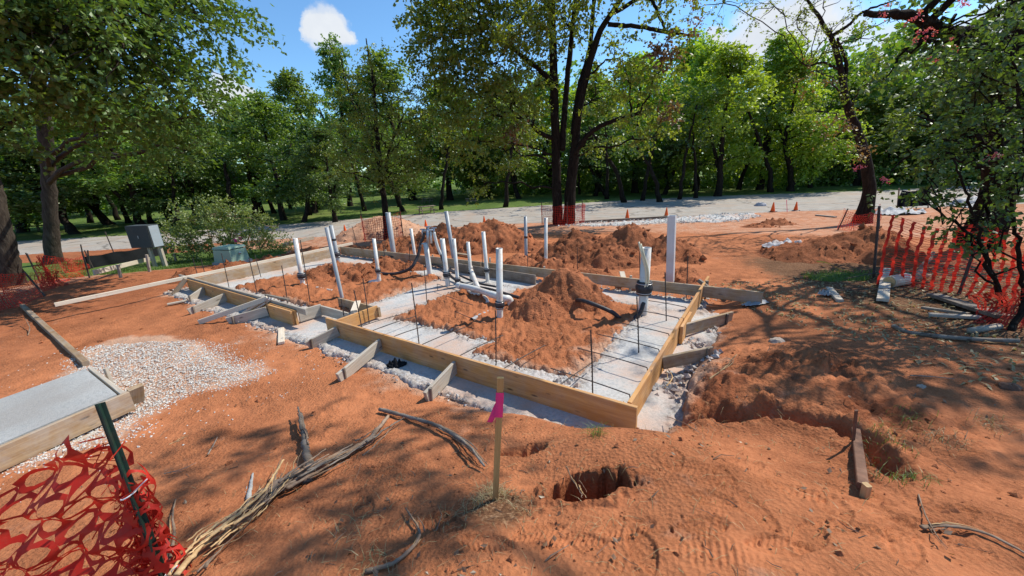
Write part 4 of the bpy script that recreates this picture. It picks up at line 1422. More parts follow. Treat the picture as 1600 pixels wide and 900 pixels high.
MB().tube([mp(673, 362), mp(674, 380)], .024, 8).build('riser', MAT['pvc'], mroot, smooth=True)
MB().tube(smooth_path([mp(678, 363), mp(680, 372), mp(684, 386), mp(690, 400)], 14), .034, 10).build('outlet_pipe', MAT['pvc'], mroot, smooth=True)

# ------------------------------------------------------------------ traffic cones
def cone(px, py, hpx, label):
    b = G(px, py); t = at_y(px, py - hpx, b[1]); h = t[2] - b[2]
    root = thing('traffic_cone', label, 'traffic cone', b, 'cones along the road edge')
    k = h / .71
    k_ = k; k = k * 1.15
    m = MB().lathe([(.165 * k, .03 * k), (.16 * k, .05 * k), (.035 * k, .68 * k), (.03 * k, .71 * k), (.0, .71 * k)], 14)
    m.v = [v + b for v in m.v]
    m.build('cone', MAT['cone'], root, smooth=False)
    s = .22 * k
    MB().box((b[0] - s, b[1] - s, b[2]), (b[0] + s, b[1] + s, b[2] + .035 * k)).build('base', MAT['black'], root)


cone(540, 365, 12, 'leftmost orange cone, left of the sand pile')
cone(666, 357, 12, 'orange cone just above the faucet manifold')
cone(757, 350, 11, 'orange cone peeking over the dark dirt pile')
cone(895, 344, 12, 'orange cone behind the netted tree trunks')
cone(980, 342, 13, 'orange cone right of the netted trunks, over the red dirt pile')
cone(1041, 338, 12, 'orange cone by the top of the square post')
cone(1207, 331, 13, 'left orange cone of the right-hand pair')
cone(1243, 329, 12, 'rightmost orange cone, nearest the leaning tree')
b = G(1230, 331); tag(MB().tube([b, at_y(1229, 312, b[1])], .012, 6).build('marker_rod', MAT['pink']), 'thin pink marker rod between the two right-hand cones', 'marker')
kerb = beam('kerb_timber', G(905, 349, .06), G(1046, 341, .06), .12, .12, MAT['dark_wood'], None)
tag(kerb, 'dark timber edge along the road between the centre cones', 'timber')

# ------------------------------------------------------------------ survey stake
b = G(774, 783); t = at_y(782, 590, b[1] - .06)
root = thing('survey_stake', 'upright yellowish wooden survey stake tied with pink ribbon', 'stake', b)
beam('stake', b - (t - b) * .1, t, .034, .016, MAT['stake_wood'], root, up=(0, 1, 0), ch=.0015)
c = b + (t - b) * .80
m4, L = frame(c, t, up=(0, 1, 0))
P = MB()
V = []
for k, (x, s) in enumerate(((-.07, 1.04), (-.03, 1.12), (.0, 1.05), (.05, 1.14), (.085, 1.05))):
    for (yy, zz) in ((-.0185, -.010), (.0185, -.010), (.0185, .010), (-.0185, .010)):
        V.append((x, yy * s, zz * s))
idx = np.arange(20).reshape(5, 4)
P.add(V, np.stack([idx[:-1], np.roll(idx[:-1], -1, 1), np.roll(idx[1:], -1, 1), idx[1:]], -1).reshape(-1, 4))
rb = P.build('ribbon', MAT['pink'], root, mat4=m4, smooth=True)
for k, (dx, ln, tw) in enumerate(((-.045, .13, .4), (-.012, .15, -.3))):
    P = MB(); V = []
    for i in range(9):
        f = i / 8
        y0 = -.014 * tw * 8 * f * .1 + dx * f
        V += [(.02 - ln * f, -.012 + y0, .012 + .012 * math.sin(f * 5 + k * 2)), (.02 - ln * f - .01 * f, .016 + y0, .012 + .010 * math.sin(f * 5 + 1 + k))]
    idx = np.arange(18).reshape(9, 2)
    P.add(V, np.stack([idx[:-1, 0], idx[:-1, 1], idx[1:, 1], idx[1:, 0]], -1))
    P.build('ribbon_tail', MAT['pink'], rb, mat4=m4 @ Matrix.Identity(4), smooth=True)

# rusty bar and stake in the trench, right
b = G(1341, 770, .02)
rr_ = thing('rusty_bar', 'rusty flat steel bar leaning in the trench at right', 'bar', b)
beam('bar', G(1332, 700, .0), at_y(1338, 641, G(1332, 700)[1] - .03), .022, .012, MAT['rust'], rr_, up=(0, 1, 0))
tag(beam('stake_board', G(1345, 772, .05), G(1333, 688, .09), .05, .03, MAT['rust'], None), 'reddish weathered stake lying along the trench at right', 'stake')
tag(beam('stake_stub', G(1352, 775, -.1), G(1350, 775, .075) + np.array([.0, .0, .0]), .03, .035, MAT['splinter'], None, up=(0, 1, 0)), 'short split stake stub standing at the trench mouth', 'stake')

# ------------------------------------------------------------------ utility boxes on the left
yb = G(232, 420)[1]
ub = thing('meter_box', 'dark grey electrical box on wooden posts by the shrubs', 'electrical box', G(236, 420))
c_l = at_y(206, 388, yb - .2); c_m = at_y(240, 387, yb - .35); c_r = at_y(256, 380, yb + .05)
z0 = c_m[2]; z1 = at_y(236, 352, yb - .35)[2]
f0 = np.array([c_l[0], c_l[1], z0]); f1 = np.array([c_m[0], c_m[1], z0])
nv = np.array([-(f1 - f0)[1], (f1 - f0)[0], 0]); nv /= np.linalg.norm(nv)
dp = .36
ps = [f0, f1, f1 + nv * dp, f0 + nv * dp]
up = np.array([0, 0, z1 - z0])
P = MB().add(ps + [p + up for p in ps], [(3, 2, 1, 0), (4, 5, 6, 7), (0, 1, 5, 4), (1, 2, 6, 5), (2, 3, 7, 6), (3, 0, 4, 7)])
P.build('cabinet', MAT['boxgrey'], ub)
k = .012
x_ = (f1 - f0) / np.linalg.norm(f1 - f0)
ps2 = [f0 - nv * .02 + x_ * .02 + up * .03, f1 - nv * .02 - x_ * .02 + up * .03, f1 - nv * .003 - x_ * .02 + up * .03, f0 - nv * .003 + x_ * .02 + up * .03]
P = MB().add(ps2 + [p + up * .94 for p in ps2], [(3, 2, 1, 0), (4, 5, 6, 7), (0, 1, 5, 4), (1, 2, 6, 5), (2, 3, 7, 6), (3, 0, 4, 7)])
dr = P.build('door', MAT['boxgrey'], ub)
hp = f0 - nv * .03 + x_ * (np.linalg.norm(f1 - f0) * .5) + up * .5
P = MB().tube([hp - up * .06, hp + up * .06], .012, 8); P.build('handle', MAT['galv'], dr)
s0 = f1 + x_ * .004 + nv * .03 + up * .02; s1 = f1 + x_ * .004 + nv * (dp - .03) + up * .02
P = MB().add([s0, s1, s1 + x_ * .014, s0 + x_ * .014] + [p + up * .95 for p in (s0, s1, s1 + x_ * .014, s0 + x_ * .014)], [(3, 2, 1, 0), (4, 5, 6, 7), (0, 1, 5, 4), (1, 2, 6, 5), (2, 3, 7, 6), (3, 0, 4, 7)])
P.build('sunlit_side', MAT['boxlit'], ub)  # thin slab that paints the box's right side as sunlit
for s, dq in ((.62, .12), (.88, .28), (.75, .33)):
    p = f0 + (f1 - f0) * s + nv * dq
    beam('post', np.array([p[0], p[1], ground_z(p[0], p[1]) - .2]), np.array([p[0], p[1], z0 + .01]), .09, .09, MAT['grey_wood'], ub, up=(0, 1, 0))
# low rail fence in front of it
rl = thing('rail_fence', 'low pale plank nailed to short stakes below the electrical box', 'fence', G(200, 432))
pa = G(152, 441); pb = G(240, 417)
beam('rail', pa + np.array([0, 0, .26]), pb + np.array([0, 0, .30]), .03, .13, MAT['white_wood'], rl)
for (x, y, hp_) in ((188, 434, 20), (233, 425, 27), (276, 412, 16)):
    p = G(x, y); tt = at_y(x - 4, y - hp_, p[1])
    beam('stake', p - np.array([0, 0, .15]), tt, .06, .05, MAT['grey_wood'], rl, up=(0, 1, 0))
# silt fabric
sf = thing('silt_fence', 'black fabric silt fence on thin posts under the left trees', 'fence', G(180, 420))
K = 40; V = []
pth = smooth_path([G(138, 421), G(165, 416), G(200, 410), G(240, 402), G(262, 397)], K)
for i in range(K):
    hh = .46 + .02 * math.sin(i * .5)
    off = np.array([0, 0.03 * math.sin(i * .8), 0])
    for f in (-.3, .35, .7, 1.0):
        V.append(pth[i] + off * f + np.array([0, .03 * math.sin(f * 3 + i * .7), hh * f]))
idx = np.arange(K * 4).reshape(K, 4)
MB().add(V, np.stack([idx[:-1, :-1], idx[:-1, 1:], idx[1:, 1:], idx[1:, :-1]], -1).reshape(-1, 4)).build('fabric', MAT['fabric'], sf, smooth=True)
for (x, y, hp_, dx) in ((178, 395, 33, -14), (140, 421, 30, -3), (132, 412, 30, -6)):
    p = G(x, y); tt = at_y(x + dx, y - hp_, p[1])
    MB().tube([p - np.array([0, 0, .1]), tt], .022, 6).build('post', MAT['rebar'], sf)
# pad transformer
tr = thing('transformer', 'pale green pad-mounted transformer cabinet in front of the shrubs', 'transformer', G(365, 405))
yb = G(366, 411)[1]
p0 = at_y(333, 404, yb - .25); p1 = at_y(362, 408, yb - .45); p2 = at_y(390, 401, yb + .1)
z0 = ground_z(p1[0], p1[1]); zt = at_y(365, 391, yb - .4)[2]
q0, q1_, q2_ = [np.array([p[0], p[1], z0]) for p in (p0, p1, p2)]
q3_ = q0 + q2_ - q1_
cen = (q0 + q2_) / 2
P = MB()
V = [q0, q1_, q2_, q3_]
H1 = np.array([0, 0, zt - z0])
shr = lambda p: p + (cen - p) * .10 + H1
P.add(V + [shr(p) for p in V], [(3, 2, 1, 0), (4, 5, 6, 7), (0, 1, 5, 4), (1, 2, 6, 5), (2, 3, 7, 6), (3, 0, 4, 7)])
P.build('cabinet', MAT['trans'], tr)
lid = [p + (p - cen) * .06 for p in (shr(V[0]), shr(V[1]), shr(V[2]), shr(V[3]))]
P = MB().add([p + np.array([0, 0, .003]) for p in lid] + [p + np.array([0, 0, .07]) + (cen + H1 - p) * np.array([.12, .12, 0]) for p in lid], [(3, 2, 1, 0), (4, 5, 6, 7), (0, 1, 5, 4), (1, 2, 6, 5), (2, 3, 7, 6), (3, 0, 4, 7)])
P.build('lid', MAT['trans'], tr)
P = MB().add([p + (p - cen) * .12 + np.array([0, 0, -.1]) for p in V] + [p + (p - cen) * .12 + np.array([0, 0, .05]) for p in V], [(3, 2, 1, 0), (4, 5, 6, 7), (0, 1, 5, 4), (1, 2, 6, 5), (2, 3, 7, 6), (3, 0, 4, 7)])
P.build('pad', MAT['slab'], tr)
mid = (q1_ + q2_) / 2; nn = np.cross(q2_ - q1_, [0, 0, 1]); nn /= np.linalg.norm(nn)
if nn @ (mid - cen) < 0: nn = -nn
P = MB().tube([mid + nn * .0 + np.array([0, 0, .28]), mid + nn * .03 + np.array([0, 0, .32])], .03, 8); P.build('lock', MAT['galv'], tr)
for i, (x, y, hp_, lb) in enumerate(((369, 405, 32, 'left'), (377, 402, 32, 'right'))):
    p = G(x, y); tt = at_y(x - 5, y - hp_, p[1])
    fl = thing('marker_flag', lb + ' pink marker flag in front of the green transformer', 'flag', p)
    MB().tube([p, tt], .006, 5).build('wire', MAT['rebar'], fl)
    MB().add([tt, tt + np.array([.13, 0, -.02]), tt + np.array([.12, .02, -.14]), tt + np.array([0, 0, -.13])], [(0, 1, 2, 3)]).build('flag', MAT['pink'], fl)
p = G(409, 398); st = thing('lath_stake', 'wooden lath stake with pink paint right of the transformer', 'stake', p)
tt = at_y(402, 375, p[1])
beam('stake', p, tt, .05, .02, MAT['stake_wood'], st, up=(0, 1, 0))
beam('ribbon', p + (tt - p) * .75, p + (tt - p) * .9, .056, .026, MAT['pink'], st, up=(0, 1, 0), ch=.001)
for i, (x, y, h_) in enumerate(((412, 410, 8), (413, 413, 7))):
    pass
loose('plank', G(445, 392, .25), G(492, 381, .28), .04, .14, 'grey_wood', 'grey board standing on edge behind the leftmost white pipe', 'board')

# ------------------------------------------------------------------ litter on the right
def rag(px, py, w, d, h, label, mat, seed, cat='plastic sheet', name='plastic_sheet', rot=0.0):
    p = G(px, py)
    n_ = 26
    X, Y = np.meshgrid(np.linspace(-1, 1, n_), np.linspace(-1, 1, n_), indexing='ij')
    q_ = np.hypot(X, Y) + .3 * fbm(X + seed, Y, .8, 3, seed)
    xw = X * w / 2; yw = Y * d / 2
    c_, s_ = math.cos(rot), math.sin(rot)
    xx = p[0] + xw * c_ - yw * s_; yy = p[1] + xw * s_ + yw * c_
    zz = hlow(xx, yy) + .02 + h * (np.abs(fbm(X + seed * 3, Y, .55, 4, seed + 1)) * 1.4 + .4 * np.maximum(0, 1 - q_)) * (1 - sstep(.7, 1.1, q_) * .8)
    F = []
    idx = np.arange(n_ * n_).reshape(n_, n_)
    F = np.stack([idx[:-1, :-1], idx[1:, :-1], idx[1:, 1:], idx[:-1, 1:]], -1)
    keep = (q_ < 1.02)
    F = F[keep[:-1, :-1] & keep[1:, 1:]].reshape(-1, 4)
    P_ = np.stack([xx.ravel(), yy.ravel(), zz.ravel()], 1)
    used = np.unique(F); rm = np.zeros(len(P_), int); rm[used] = np.arange(len(used))
    return tag(MB().add(P_[used], rm[F]).build(name, MAT[mat], smooth=True), label, cat)


rag(1222, 386, 1.0, .9, .16, 'crumpled grey plastic scrap on the dirt left of the dark earth pile', 'rag', 3)
rag(1304, 395, .26, .3, .12, 'small blue-grey scrap on the dark earth pile', 'rag', 5)
rag(1405, 334, 2.0, 1.2, .25, 'white plastic sheeting spread beside the road behind the right tree', 'sheet', 8)
rag(1530, 322, 2.2, 1.8, .4, 'white sheeting glimpsed through the right shrub', 'sheet', 12)
rag(1180, 476, .4, .2, .05, 'small pale paper scrap under the overhanging back board', 'sheet', 15, 'scrap', 'paper_scrap')
rag(1288, 462, .16, .2, .08, 'crushed white cup beside the short timber block', 'sheet', 18, 'scrap', 'crushed_cup')
rag(620, 574, .25, .15, .09, 'black plastic scrap in the shadow of the front form board', 'fabric', 21, 'scrap', 'plastic_scrap')
# black tarp screen by the road
yb = G(1432, 326)[1]
tp = thing('tarp_screen', 'black tarp screen standing by the road on the right', 'tarp', at_y(1425, 325, yb))
K = 24; V = []
for i in range(K):
    f = i / (K - 1)
    px = 1402 + 50 * f
    tpx = 1408 + 44 * f
    lo = at_y(px, 324 - 3 * f, yb - .2 + .15 * math.sin(i * 1.1)); hi = at_y(tpx, 297 + 2 * math.sin(f * 5), yb + .1 * math.sin(i * .7))
    for g_ in (0, .35, .7, 1.0):
        V.append(lo + (hi - lo) * g_ + np.array([0, .06 * math.sin(i * 1.7 + g_ * 4), 0]))
idx = np.arange(K * 4).reshape(K, 4)
MB().add(V, np.stack([idx[:-1, :-1], idx[:-1, 1:], idx[1:, 1:], idx[1:, :-1]], -1).reshape(-1, 4)).build('tarp', MAT['fabric'], tp, smooth=True)
for x in (1402, 1450):
    q_ = at_y(x, 325, yb); MB().tube([q_, at_y(x + 3, 294, yb)], .03, 6).build('post', MAT['dark_wood'], tp)
# log, pipe, roll of tape on the right
lg = thing('cut_log', 'pale sawn log end lying beside the wide board at right', 'log', G(1395, 452))
pa = G(1388, 449, .09); pb = pa + np.array([.36, .10, .0])
th_ = smooth_path([pa, (pa + pb) / 2, pb], 8)
MB().tube(th_, .095, 14).build('log', MAT['white_wood'], lg, smooth=False)
MB().tube([pa - (pb - pa) * .002 * 4, pa - (pb - pa) * .04], .08, 14).build('cut_face', MAT['splinter'], lg)
a = G(1515, 521, .03); b_ = G(1560, 514, .03)
tag(MB().tube([a, b_], .035, 12).build('pipe_offcut', MAT['grey_wood'], smooth=True), 'short tan pipe offcut in the shade at far right', 'pipe')
pts = [G(1275, 411, .03), G(1292, 415, .05), G(1312, 423, .02), G(1334, 430, .02)]
V = []
for p in smooth_path(pts, 16):
    V += [p + np.array([0, -.03, .0]), p + np.array([0.01, .03, .015])]
idx = np.arange(32).reshape(16, 2)
tag(MB().add(V, np.stack([idx[:-1, 0], idx[:-1, 1], idx[1:, 1], idx[1:, 0]], -1)).build('caution_tape', MAT['yellow']), 'strip of yellow tape on the grass right of the bare dirt', 'tape')
hose([G(1395, 512, .02), G(1420, 522, .02), G(1470, 530, .03), G(1530, 535, .03), G(1590, 537, .03)], .022, 'dark root-like hose curving through the shade at right', 'dark_wood', 40, 'bent_pole')
for i, (pts_, lb) in enumerate(((((1425, 445), (1440, 420), (1458, 395)), 'pinkish peeled branch leaning inside the red fence'), (((1420, 440), (1450, 432), (1490, 436)), 'pale branch lying at the foot of the red fence'))):
    tag(MB().tube(smooth_path([G(*pts_[0], .05), at_y(*pts_[1], G(*pts_[0])[1] + .3), at_y(*pts_[2], G(*pts_[0])[1] + .6)], 14, .012), np.linspace(.05, .03, 14), 8).build('fallen_branch', MAT['root'], smooth=True), lb, 'branch')

# ------------------------------------------------------------------ picnic tables beyond the road
def picnic(px, py, hpx, label, rot):
    b = at_z(px, py, -.8)
    k = (at_y(px, py - hpx, b[1])[2] + .8) / .76
    root = thing('picnic_table', label, 'picnic table', b, 'picnic tables on the lawn beyond the road')
    c_, s_ = math.cos(rot), math.sin(rot)
    T = lambda x, y, z: b + k * np.array([x * c_ - y * s_, x * s_ + y * c_, z])
    for i in range(5):
        y = -.32 + i * .16
        beam('plank', T(-.9, y, .74), T(.9, y, .74), .145 * k, .04 * k, MAT['table'], root)
    for y in (-.68, .68):
        beam('seat', T(-.9, y, .44), T(.9, y, .44), .25 * k, .04 * k, MAT['table'], root)
    for x in (-.6, .6):
        beam('brace', T(x, -.75, .39), T(x, .75, .39), .09 * k, .05 * k, MAT['table'], root)
        for s in (-1, 1):
            beam('leg', T(x, .62 * s, 0), T(x, .22 * s, .72), .09 * k, .05 * k, MAT['table'], root)


picnic(667, 334, 12, 'nearest picnic table on the lawn, above the manifold', .5)
picnic(737, 318, 8, 'farther picnic table on the lawn, in the sun right of centre', .2)
picnic(668, 318, 8, 'small far picnic table behind the nearest one', -.3)
picnic(45, 362, 14, 'picnic table in the shade behind the big left trunk', .8)

# ------------------------------------------------------------------ trees
LEAF = {
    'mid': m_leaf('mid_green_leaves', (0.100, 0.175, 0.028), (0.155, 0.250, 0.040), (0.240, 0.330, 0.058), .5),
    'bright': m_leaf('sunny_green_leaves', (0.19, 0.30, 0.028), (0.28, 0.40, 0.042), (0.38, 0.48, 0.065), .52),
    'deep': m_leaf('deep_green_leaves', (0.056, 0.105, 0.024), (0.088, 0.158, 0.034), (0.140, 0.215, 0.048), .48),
    'olive': m_leaf('olive_green_leaves', (0.115, 0.160, 0.020), (0.175, 0.232, 0.030), (0.255, 0.310, 0.045), .52),
    'glossy': m_leaf('glossy_green_leaves', (0.072, 0.132, 0.028), (0.112, 0.190, 0.040), (0.175, 0.255, 0.060), .42, .035, .45),
    'brown': m_leaf('withered_leaves', (0.13, 0.07, 0.035), (0.18, 0.10, 0.05), (0.24, 0.14, 0.07), .3),
    'shrub': m_leaf('grey_green_shrub_leaves', (0.14, 0.205, 0.055), (0.215, 0.29, 0.085), (0.32, 0.38, 0.14), .45),
    'pink': m_leaf('pink_blossom', (0.50, 0.075, 0.15), (0.62, 0.12, 0.21), (0.70, 0.22, 0.28), .35),
}


def leaf_cloud(mb, cent, out, twigs, per, L, size, rg, aspect=.42, droop=.30, up=.75, twig_mb=None, tw_r=.004, jit=.25):
    n = len(cent)
    N = n * twigs
    d = rg.normal(0, 1, (N, 3)) * np.array([1, 1, .55]) + np.repeat(out, twigs, 0) * .7
    d /= np.linalg.norm(d, axis=1)[:, None] + 1e-9
    c = np.repeat(cent, twigs, 0) + rg.normal(0, .12 * L, (N, 3))
    ln = L * rg.uniform(.55, 1.15, N)
    t = (np.arange(per) + rg.uniform(0, 1, (N, per))) / per
    pos = c[:, None] + d[:, None] * (t * ln[:, None])[..., None]
    pos[..., 2] -= droop * ln[:, None] * t ** 2
    pos += rg.normal(0, jit * size, pos.shape)
    pos = pos.reshape(-1, 3)
    K = len(pos)
    ax = np.repeat(d, per, 0) * .8 + rg.normal(0, .65, (K, 3)); ax[:, 2] -= .35
    ax /= np.linalg.norm(ax, axis=1)[:, None] + 1e-9
    nm = rg.normal(0, .55, (K, 3)); nm[:, 2] += up
    sd = np.cross(ax, nm); sd /= np.linalg.norm(sd, axis=1)[:, None] + 1e-9
    nn = np.cross(sd, ax)
    s = size * rg.uniform(.6, 1.25, K)[:, None]
    p0 = pos; p2 = pos + ax * s
    mid = pos + ax * s * .45 - nn * s * .06
    p1 = mid + sd * s * aspect; p3 = mid - sd * s * aspect
    V = np.stack([p0, p1, p2, p3], 1).reshape(-1, 3)
    F = np.arange(4 * K).reshape(K, 4)
    tone = np.repeat(rg.uniform(0, 1, n), twigs * per) * .45 + rg.uniform(0, 1, K) * .55
    mb.add(V, F, tone)
    if twig_mb is not None:
        for i in range(N):
            e = c[i] + d[i] * ln[i] * .55
            m_ = c[i] + d[i] * ln[i]; m_[2] -= droop * ln[i]
            twig_mb.tube([c[i], e, m_], np.array([1, .7, .3]) * tw_r, 3, cap=False)


def clusters(lobes, rg, dens):
    """lobes: (centre, radius or radii, weight); returns cluster centres, outward vectors and lobe index"""
    C, O, I = [], [], []
    for i, (c, rad, w) in enumerate(lobes):
        rad = np.broadcast_to(np.asarray(rad, float), (3,))
        n = max(3, int(dens * w * (rad[0] * rad[1] * rad[2]) ** (2 / 3)))
        d = rg.normal(0, 1, (n, 3)); d /= np.linalg.norm(d, axis=1)[:, None]
        r = rg.uniform(.12, 1, n) ** .5 * rg.uniform(.8, 1.15, n)
        C.append(np.asarray(c) + d * r[:, None] * rad); O.append(d * r[:, None]); I += [i] * n
    return np.vstack(C), np.vstack(O), np.array(I)


def bend(a, b, sag, n, rg, jit):
    a = np.asarray(a, float); b = np.asarray(b, float)
    t = np.linspace(0, 1, n)[:, None]
    p = a + (b - a) * t
    p[:, 2] += sag * np.linalg.norm(b - a) * (t[:, 0] * (1 - t[:, 0])) * 1.2
    p[1:-1] += rg.normal(0, jit, (n - 2, 3))
    return p


def branch_to(mb, skel, targets, rg, r0, r1, n=6, sides=5, jit=.06, drop=.55):
    """limb from the nearest reasonable skeleton point up to each target"""
    P = np.array([s[0] for s in skel]); Rr = np.array([s[1] for s in skel])
    starts = []
    for t in targets:
        d = np.linalg.norm(P - t, axis=1) + 1.4 * np.maximum(0, P[:, 2] - t[2] + drop)
        i = int(np.argmin(d))
        pts = bend(P[i], t, .12, n, rg, jit)
        mb.tube(pts, np.linspace(min(r0, Rr[i] * .75), r1, n), sides, cap=False)
        starts.append(pts)
    return starts


def trunk_tube(mb, pts, r, n=14, k=40, jit=.01, flare=0.0, rg=None):
    p = smooth_path(pts, k, jit, rg)
    rr = np.interp(np.linspace(0, 1, k), np.linspace(0, 1, len(r)), r)
    if flare:
        s = np.linspace(0, 1, k)
        rr = rr * (1 + flare * np.exp(-s * 16))
    rr = rr * (1 + (rg or RNG).normal(0, .025, k))
    mb.tube(p, rr, n)
    return [(p[i], rr[i]) for i in range(k)]


def plant(name, label, cat, base, trunks, lobes, leafmat, bark, seed, dens=16, twigs=5, per=9, L=.5, size=.1, group=None, extra=None, twig=False, limb_r=.07, sec_r=.022, **kw):
    rg = np.random.default_rng(seed)
    root = thing(name, label, cat, base, group)
    skel = []
    for k_, (pts, r, fl) in enumerate(trunks):
        tb = MB()
        skel += trunk_tube(tb, pts, r, rg=rg, flare=fl)
        tb.build(('trunk' if k_ == 0 else 'limb') if cat == 'tree' else 'stem', bark, root, smooth=True)
    C, O, I = clusters(lobes, rg, dens)
    bb = MB()
    lc = np.array([l[0] for l in lobes])
    paths = branch_to(bb, skel, lc, rg, limb_r, limb_r * .35, 9, 7, .07)
    sk2 = [[(p, .05) for p in pth[3:]] for pth in paths]
    for i in range(len(lobes)):
        sel = C[I == i]
        branch_to(bb, sk2[i], sel[:: 1 if twig else 2], rg, sec_r, sec_r * .25, 5, 4, .04, .1)
    bb.build('branches', bark, root, smooth=True)['kind'] = 'stuff'
    lb = MB(); tw = MB() if twig else None
    leaf_cloud(lb, C, O, twigs, per, L, size, rg, twig_mb=tw, **kw)
    lb.build('crown', LEAF[leafmat], root, attr='lv')
    if tw is not None:
        tw.build('twigs', bark, root)['kind'] = 'stuff'
    for (lob, mt, prm) in (extra or []):
        C2, O2, _ = clusters(lob, rg, prm.pop('dens', dens))
        e = MB(); nm = prm.pop('name', 'crown')
        leaf_cloud(e, C2, O2, prm.pop('twigs', twigs), prm.pop('per', per), prm.pop('L', L), prm.pop('size', size), rg, **prm)
        e.build(nm, LEAF[mt], root, attr='lv')
    return root


def lob(lst, w=1.0):
    out = []
    for it in lst:
        px, py, y, r = it[:4]
        out.append((at_y(px, py, y), r, it[4] if len(it) > 4 else w))
    return out


# big tree at the left edge of the site
b = G(84, 412)
Y = b[1]
trk = [at_y(84, 418, Y), at_y(80, 350, Y), at_y(74, 250, Y), at_y(66, 160, Y - .3), at_y(58, 118, Y - .6)]
plant('oak_tree', 'big broad-leaved tree with thick dark trunk and red netting at its foot', 'tree', b,
      [(trk, [.26, .22, .205, .205, .19], .35),
       ([trk[-1], at_y(20, 95, Y - 1.5), at_y(-30, 100, Y - 2.5)], [.26, .2, .12], 0),
       ([trk[-2], at_y(85, 140, Y - .8), at_y(110, 90, Y - 1.6), at_y(160, 20, Y - 2.5), at_y(190, -60, Y - 3)], [.22, .19, .15, .1, .06], 0),
       ([trk[-1], at_y(50, 60, Y - 1), at_y(70, -40, Y - 1)], [.26, .2, .14], 0)],
      lob([(30, 40, 8.5, 1.7), (110, 30, 8.5, 1.7), (190, 50, 8.8, 1.6), (245, 40, 9.5, 1.5), (305, 30, 10.5, 1.2), (345, 15, 11, .9, .7), (60, 115, 9, 1.3), (140, 130, 9.2, 1.5), (220, 130, 9.6, 1.5),
           (272, 115, 10.2, 1.2), (290, 170, 11, .9, .7), (255, 190, 10.5, 1.2, .8), (175, 200, 10.5, 1.2, .7), (290, 235, 11.5, .9, .5), (215, 238, 11.5, .8, .4), (20, 190, 9.5, 1.2, .6),
           (120, -70, 9, 2.2), (240, -70, 10, 1.8), (20, -60, 9, 2)]),
      'glossy', MAT['barkgrey'], 101, dens=14, twigs=6, per=9, L=.62, size=.12, limb_r=.09, aspect=.33, droop=.35)
# leaning trunk at the very left
b = G(16, 446)
plant('oak_tree', 'leaning thick trunk cut by the left frame edge', 'tree', b,
      [([at_y(18, 452, b[1]), at_y(8, 390, b[1]), at_y(-6, 320, b[1] + .1), at_y(-30, 220, b[1] + .3), at_y(-60, 90, b[1])], [.30, .25, .22, .2, .16], .4)],
      lob([(-60, 60, 8, 1.8), (-110, 10, 8, 1.8), (-20, -30, 8, 1.6), (-120, 160, 8, 1.5)]), 'deep', MAT['barkgrey'], 102, dens=13, twigs=5, per=8, L=.6, size=.14)

# many-stemmed tree in the middle
b = G(882, 350); Y = b[1]
f = at_y(878, 352, Y)
stA = [at_y(872, 356, Y), at_y(870, 300, Y), at_y(868, 210, Y), at_y(865, 110, Y), at_y(862, 20, Y), at_y(860, -90, Y)]
stB = [at_y(889, 356, Y - .1), at_y(891, 300, Y - .1), at_y(897, 245, Y - .1), at_y(902, 190, Y - .2), at_y(913, 130, Y - .3), at_y(938, 50, Y - .4), at_y(975, -10, Y - .4), at_y(1000, -70, Y - .4)]
stC = [at_y(878, 235, Y), at_y(884, 150, Y + .2), at_y(893, 60, Y + .3), at_y(903, -30, Y + .3)]
stD = [at_y(896, 210, Y), at_y(905, 140, Y + .1), at_y(922, 70, Y + .2), at_y(930, -40, Y + .2)]
brR = [at_y(898, 240, Y - .2), at_y(922, 208, Y - .6), at_y(960, 188, Y - 1.0), at_y(1000, 177, Y - 1.3)]
brL = [at_y(868, 132, Y), at_y(838, 105, Y - .4), at_y(800, 75, Y - .8), at_y(770, 40, Y - 1)]
brL2 = [at_y(868, 218, Y), at_y(840, 205, Y - .4), at_y(822, 180, Y - .8), at_y(805, 165, Y - 1)]
brT = [at_y(960, 20, Y - .4), at_y(1010, -5, Y - .6), at_y(1032, 30, Y - .8), at_y(1040, 50, Y - .9)]
brU = [at_y(950, 38, Y - .4), at_y(1000, 42, Y - .6), at_y(1040, 50, Y - .8), at_y(1075, 55, Y - 1)]
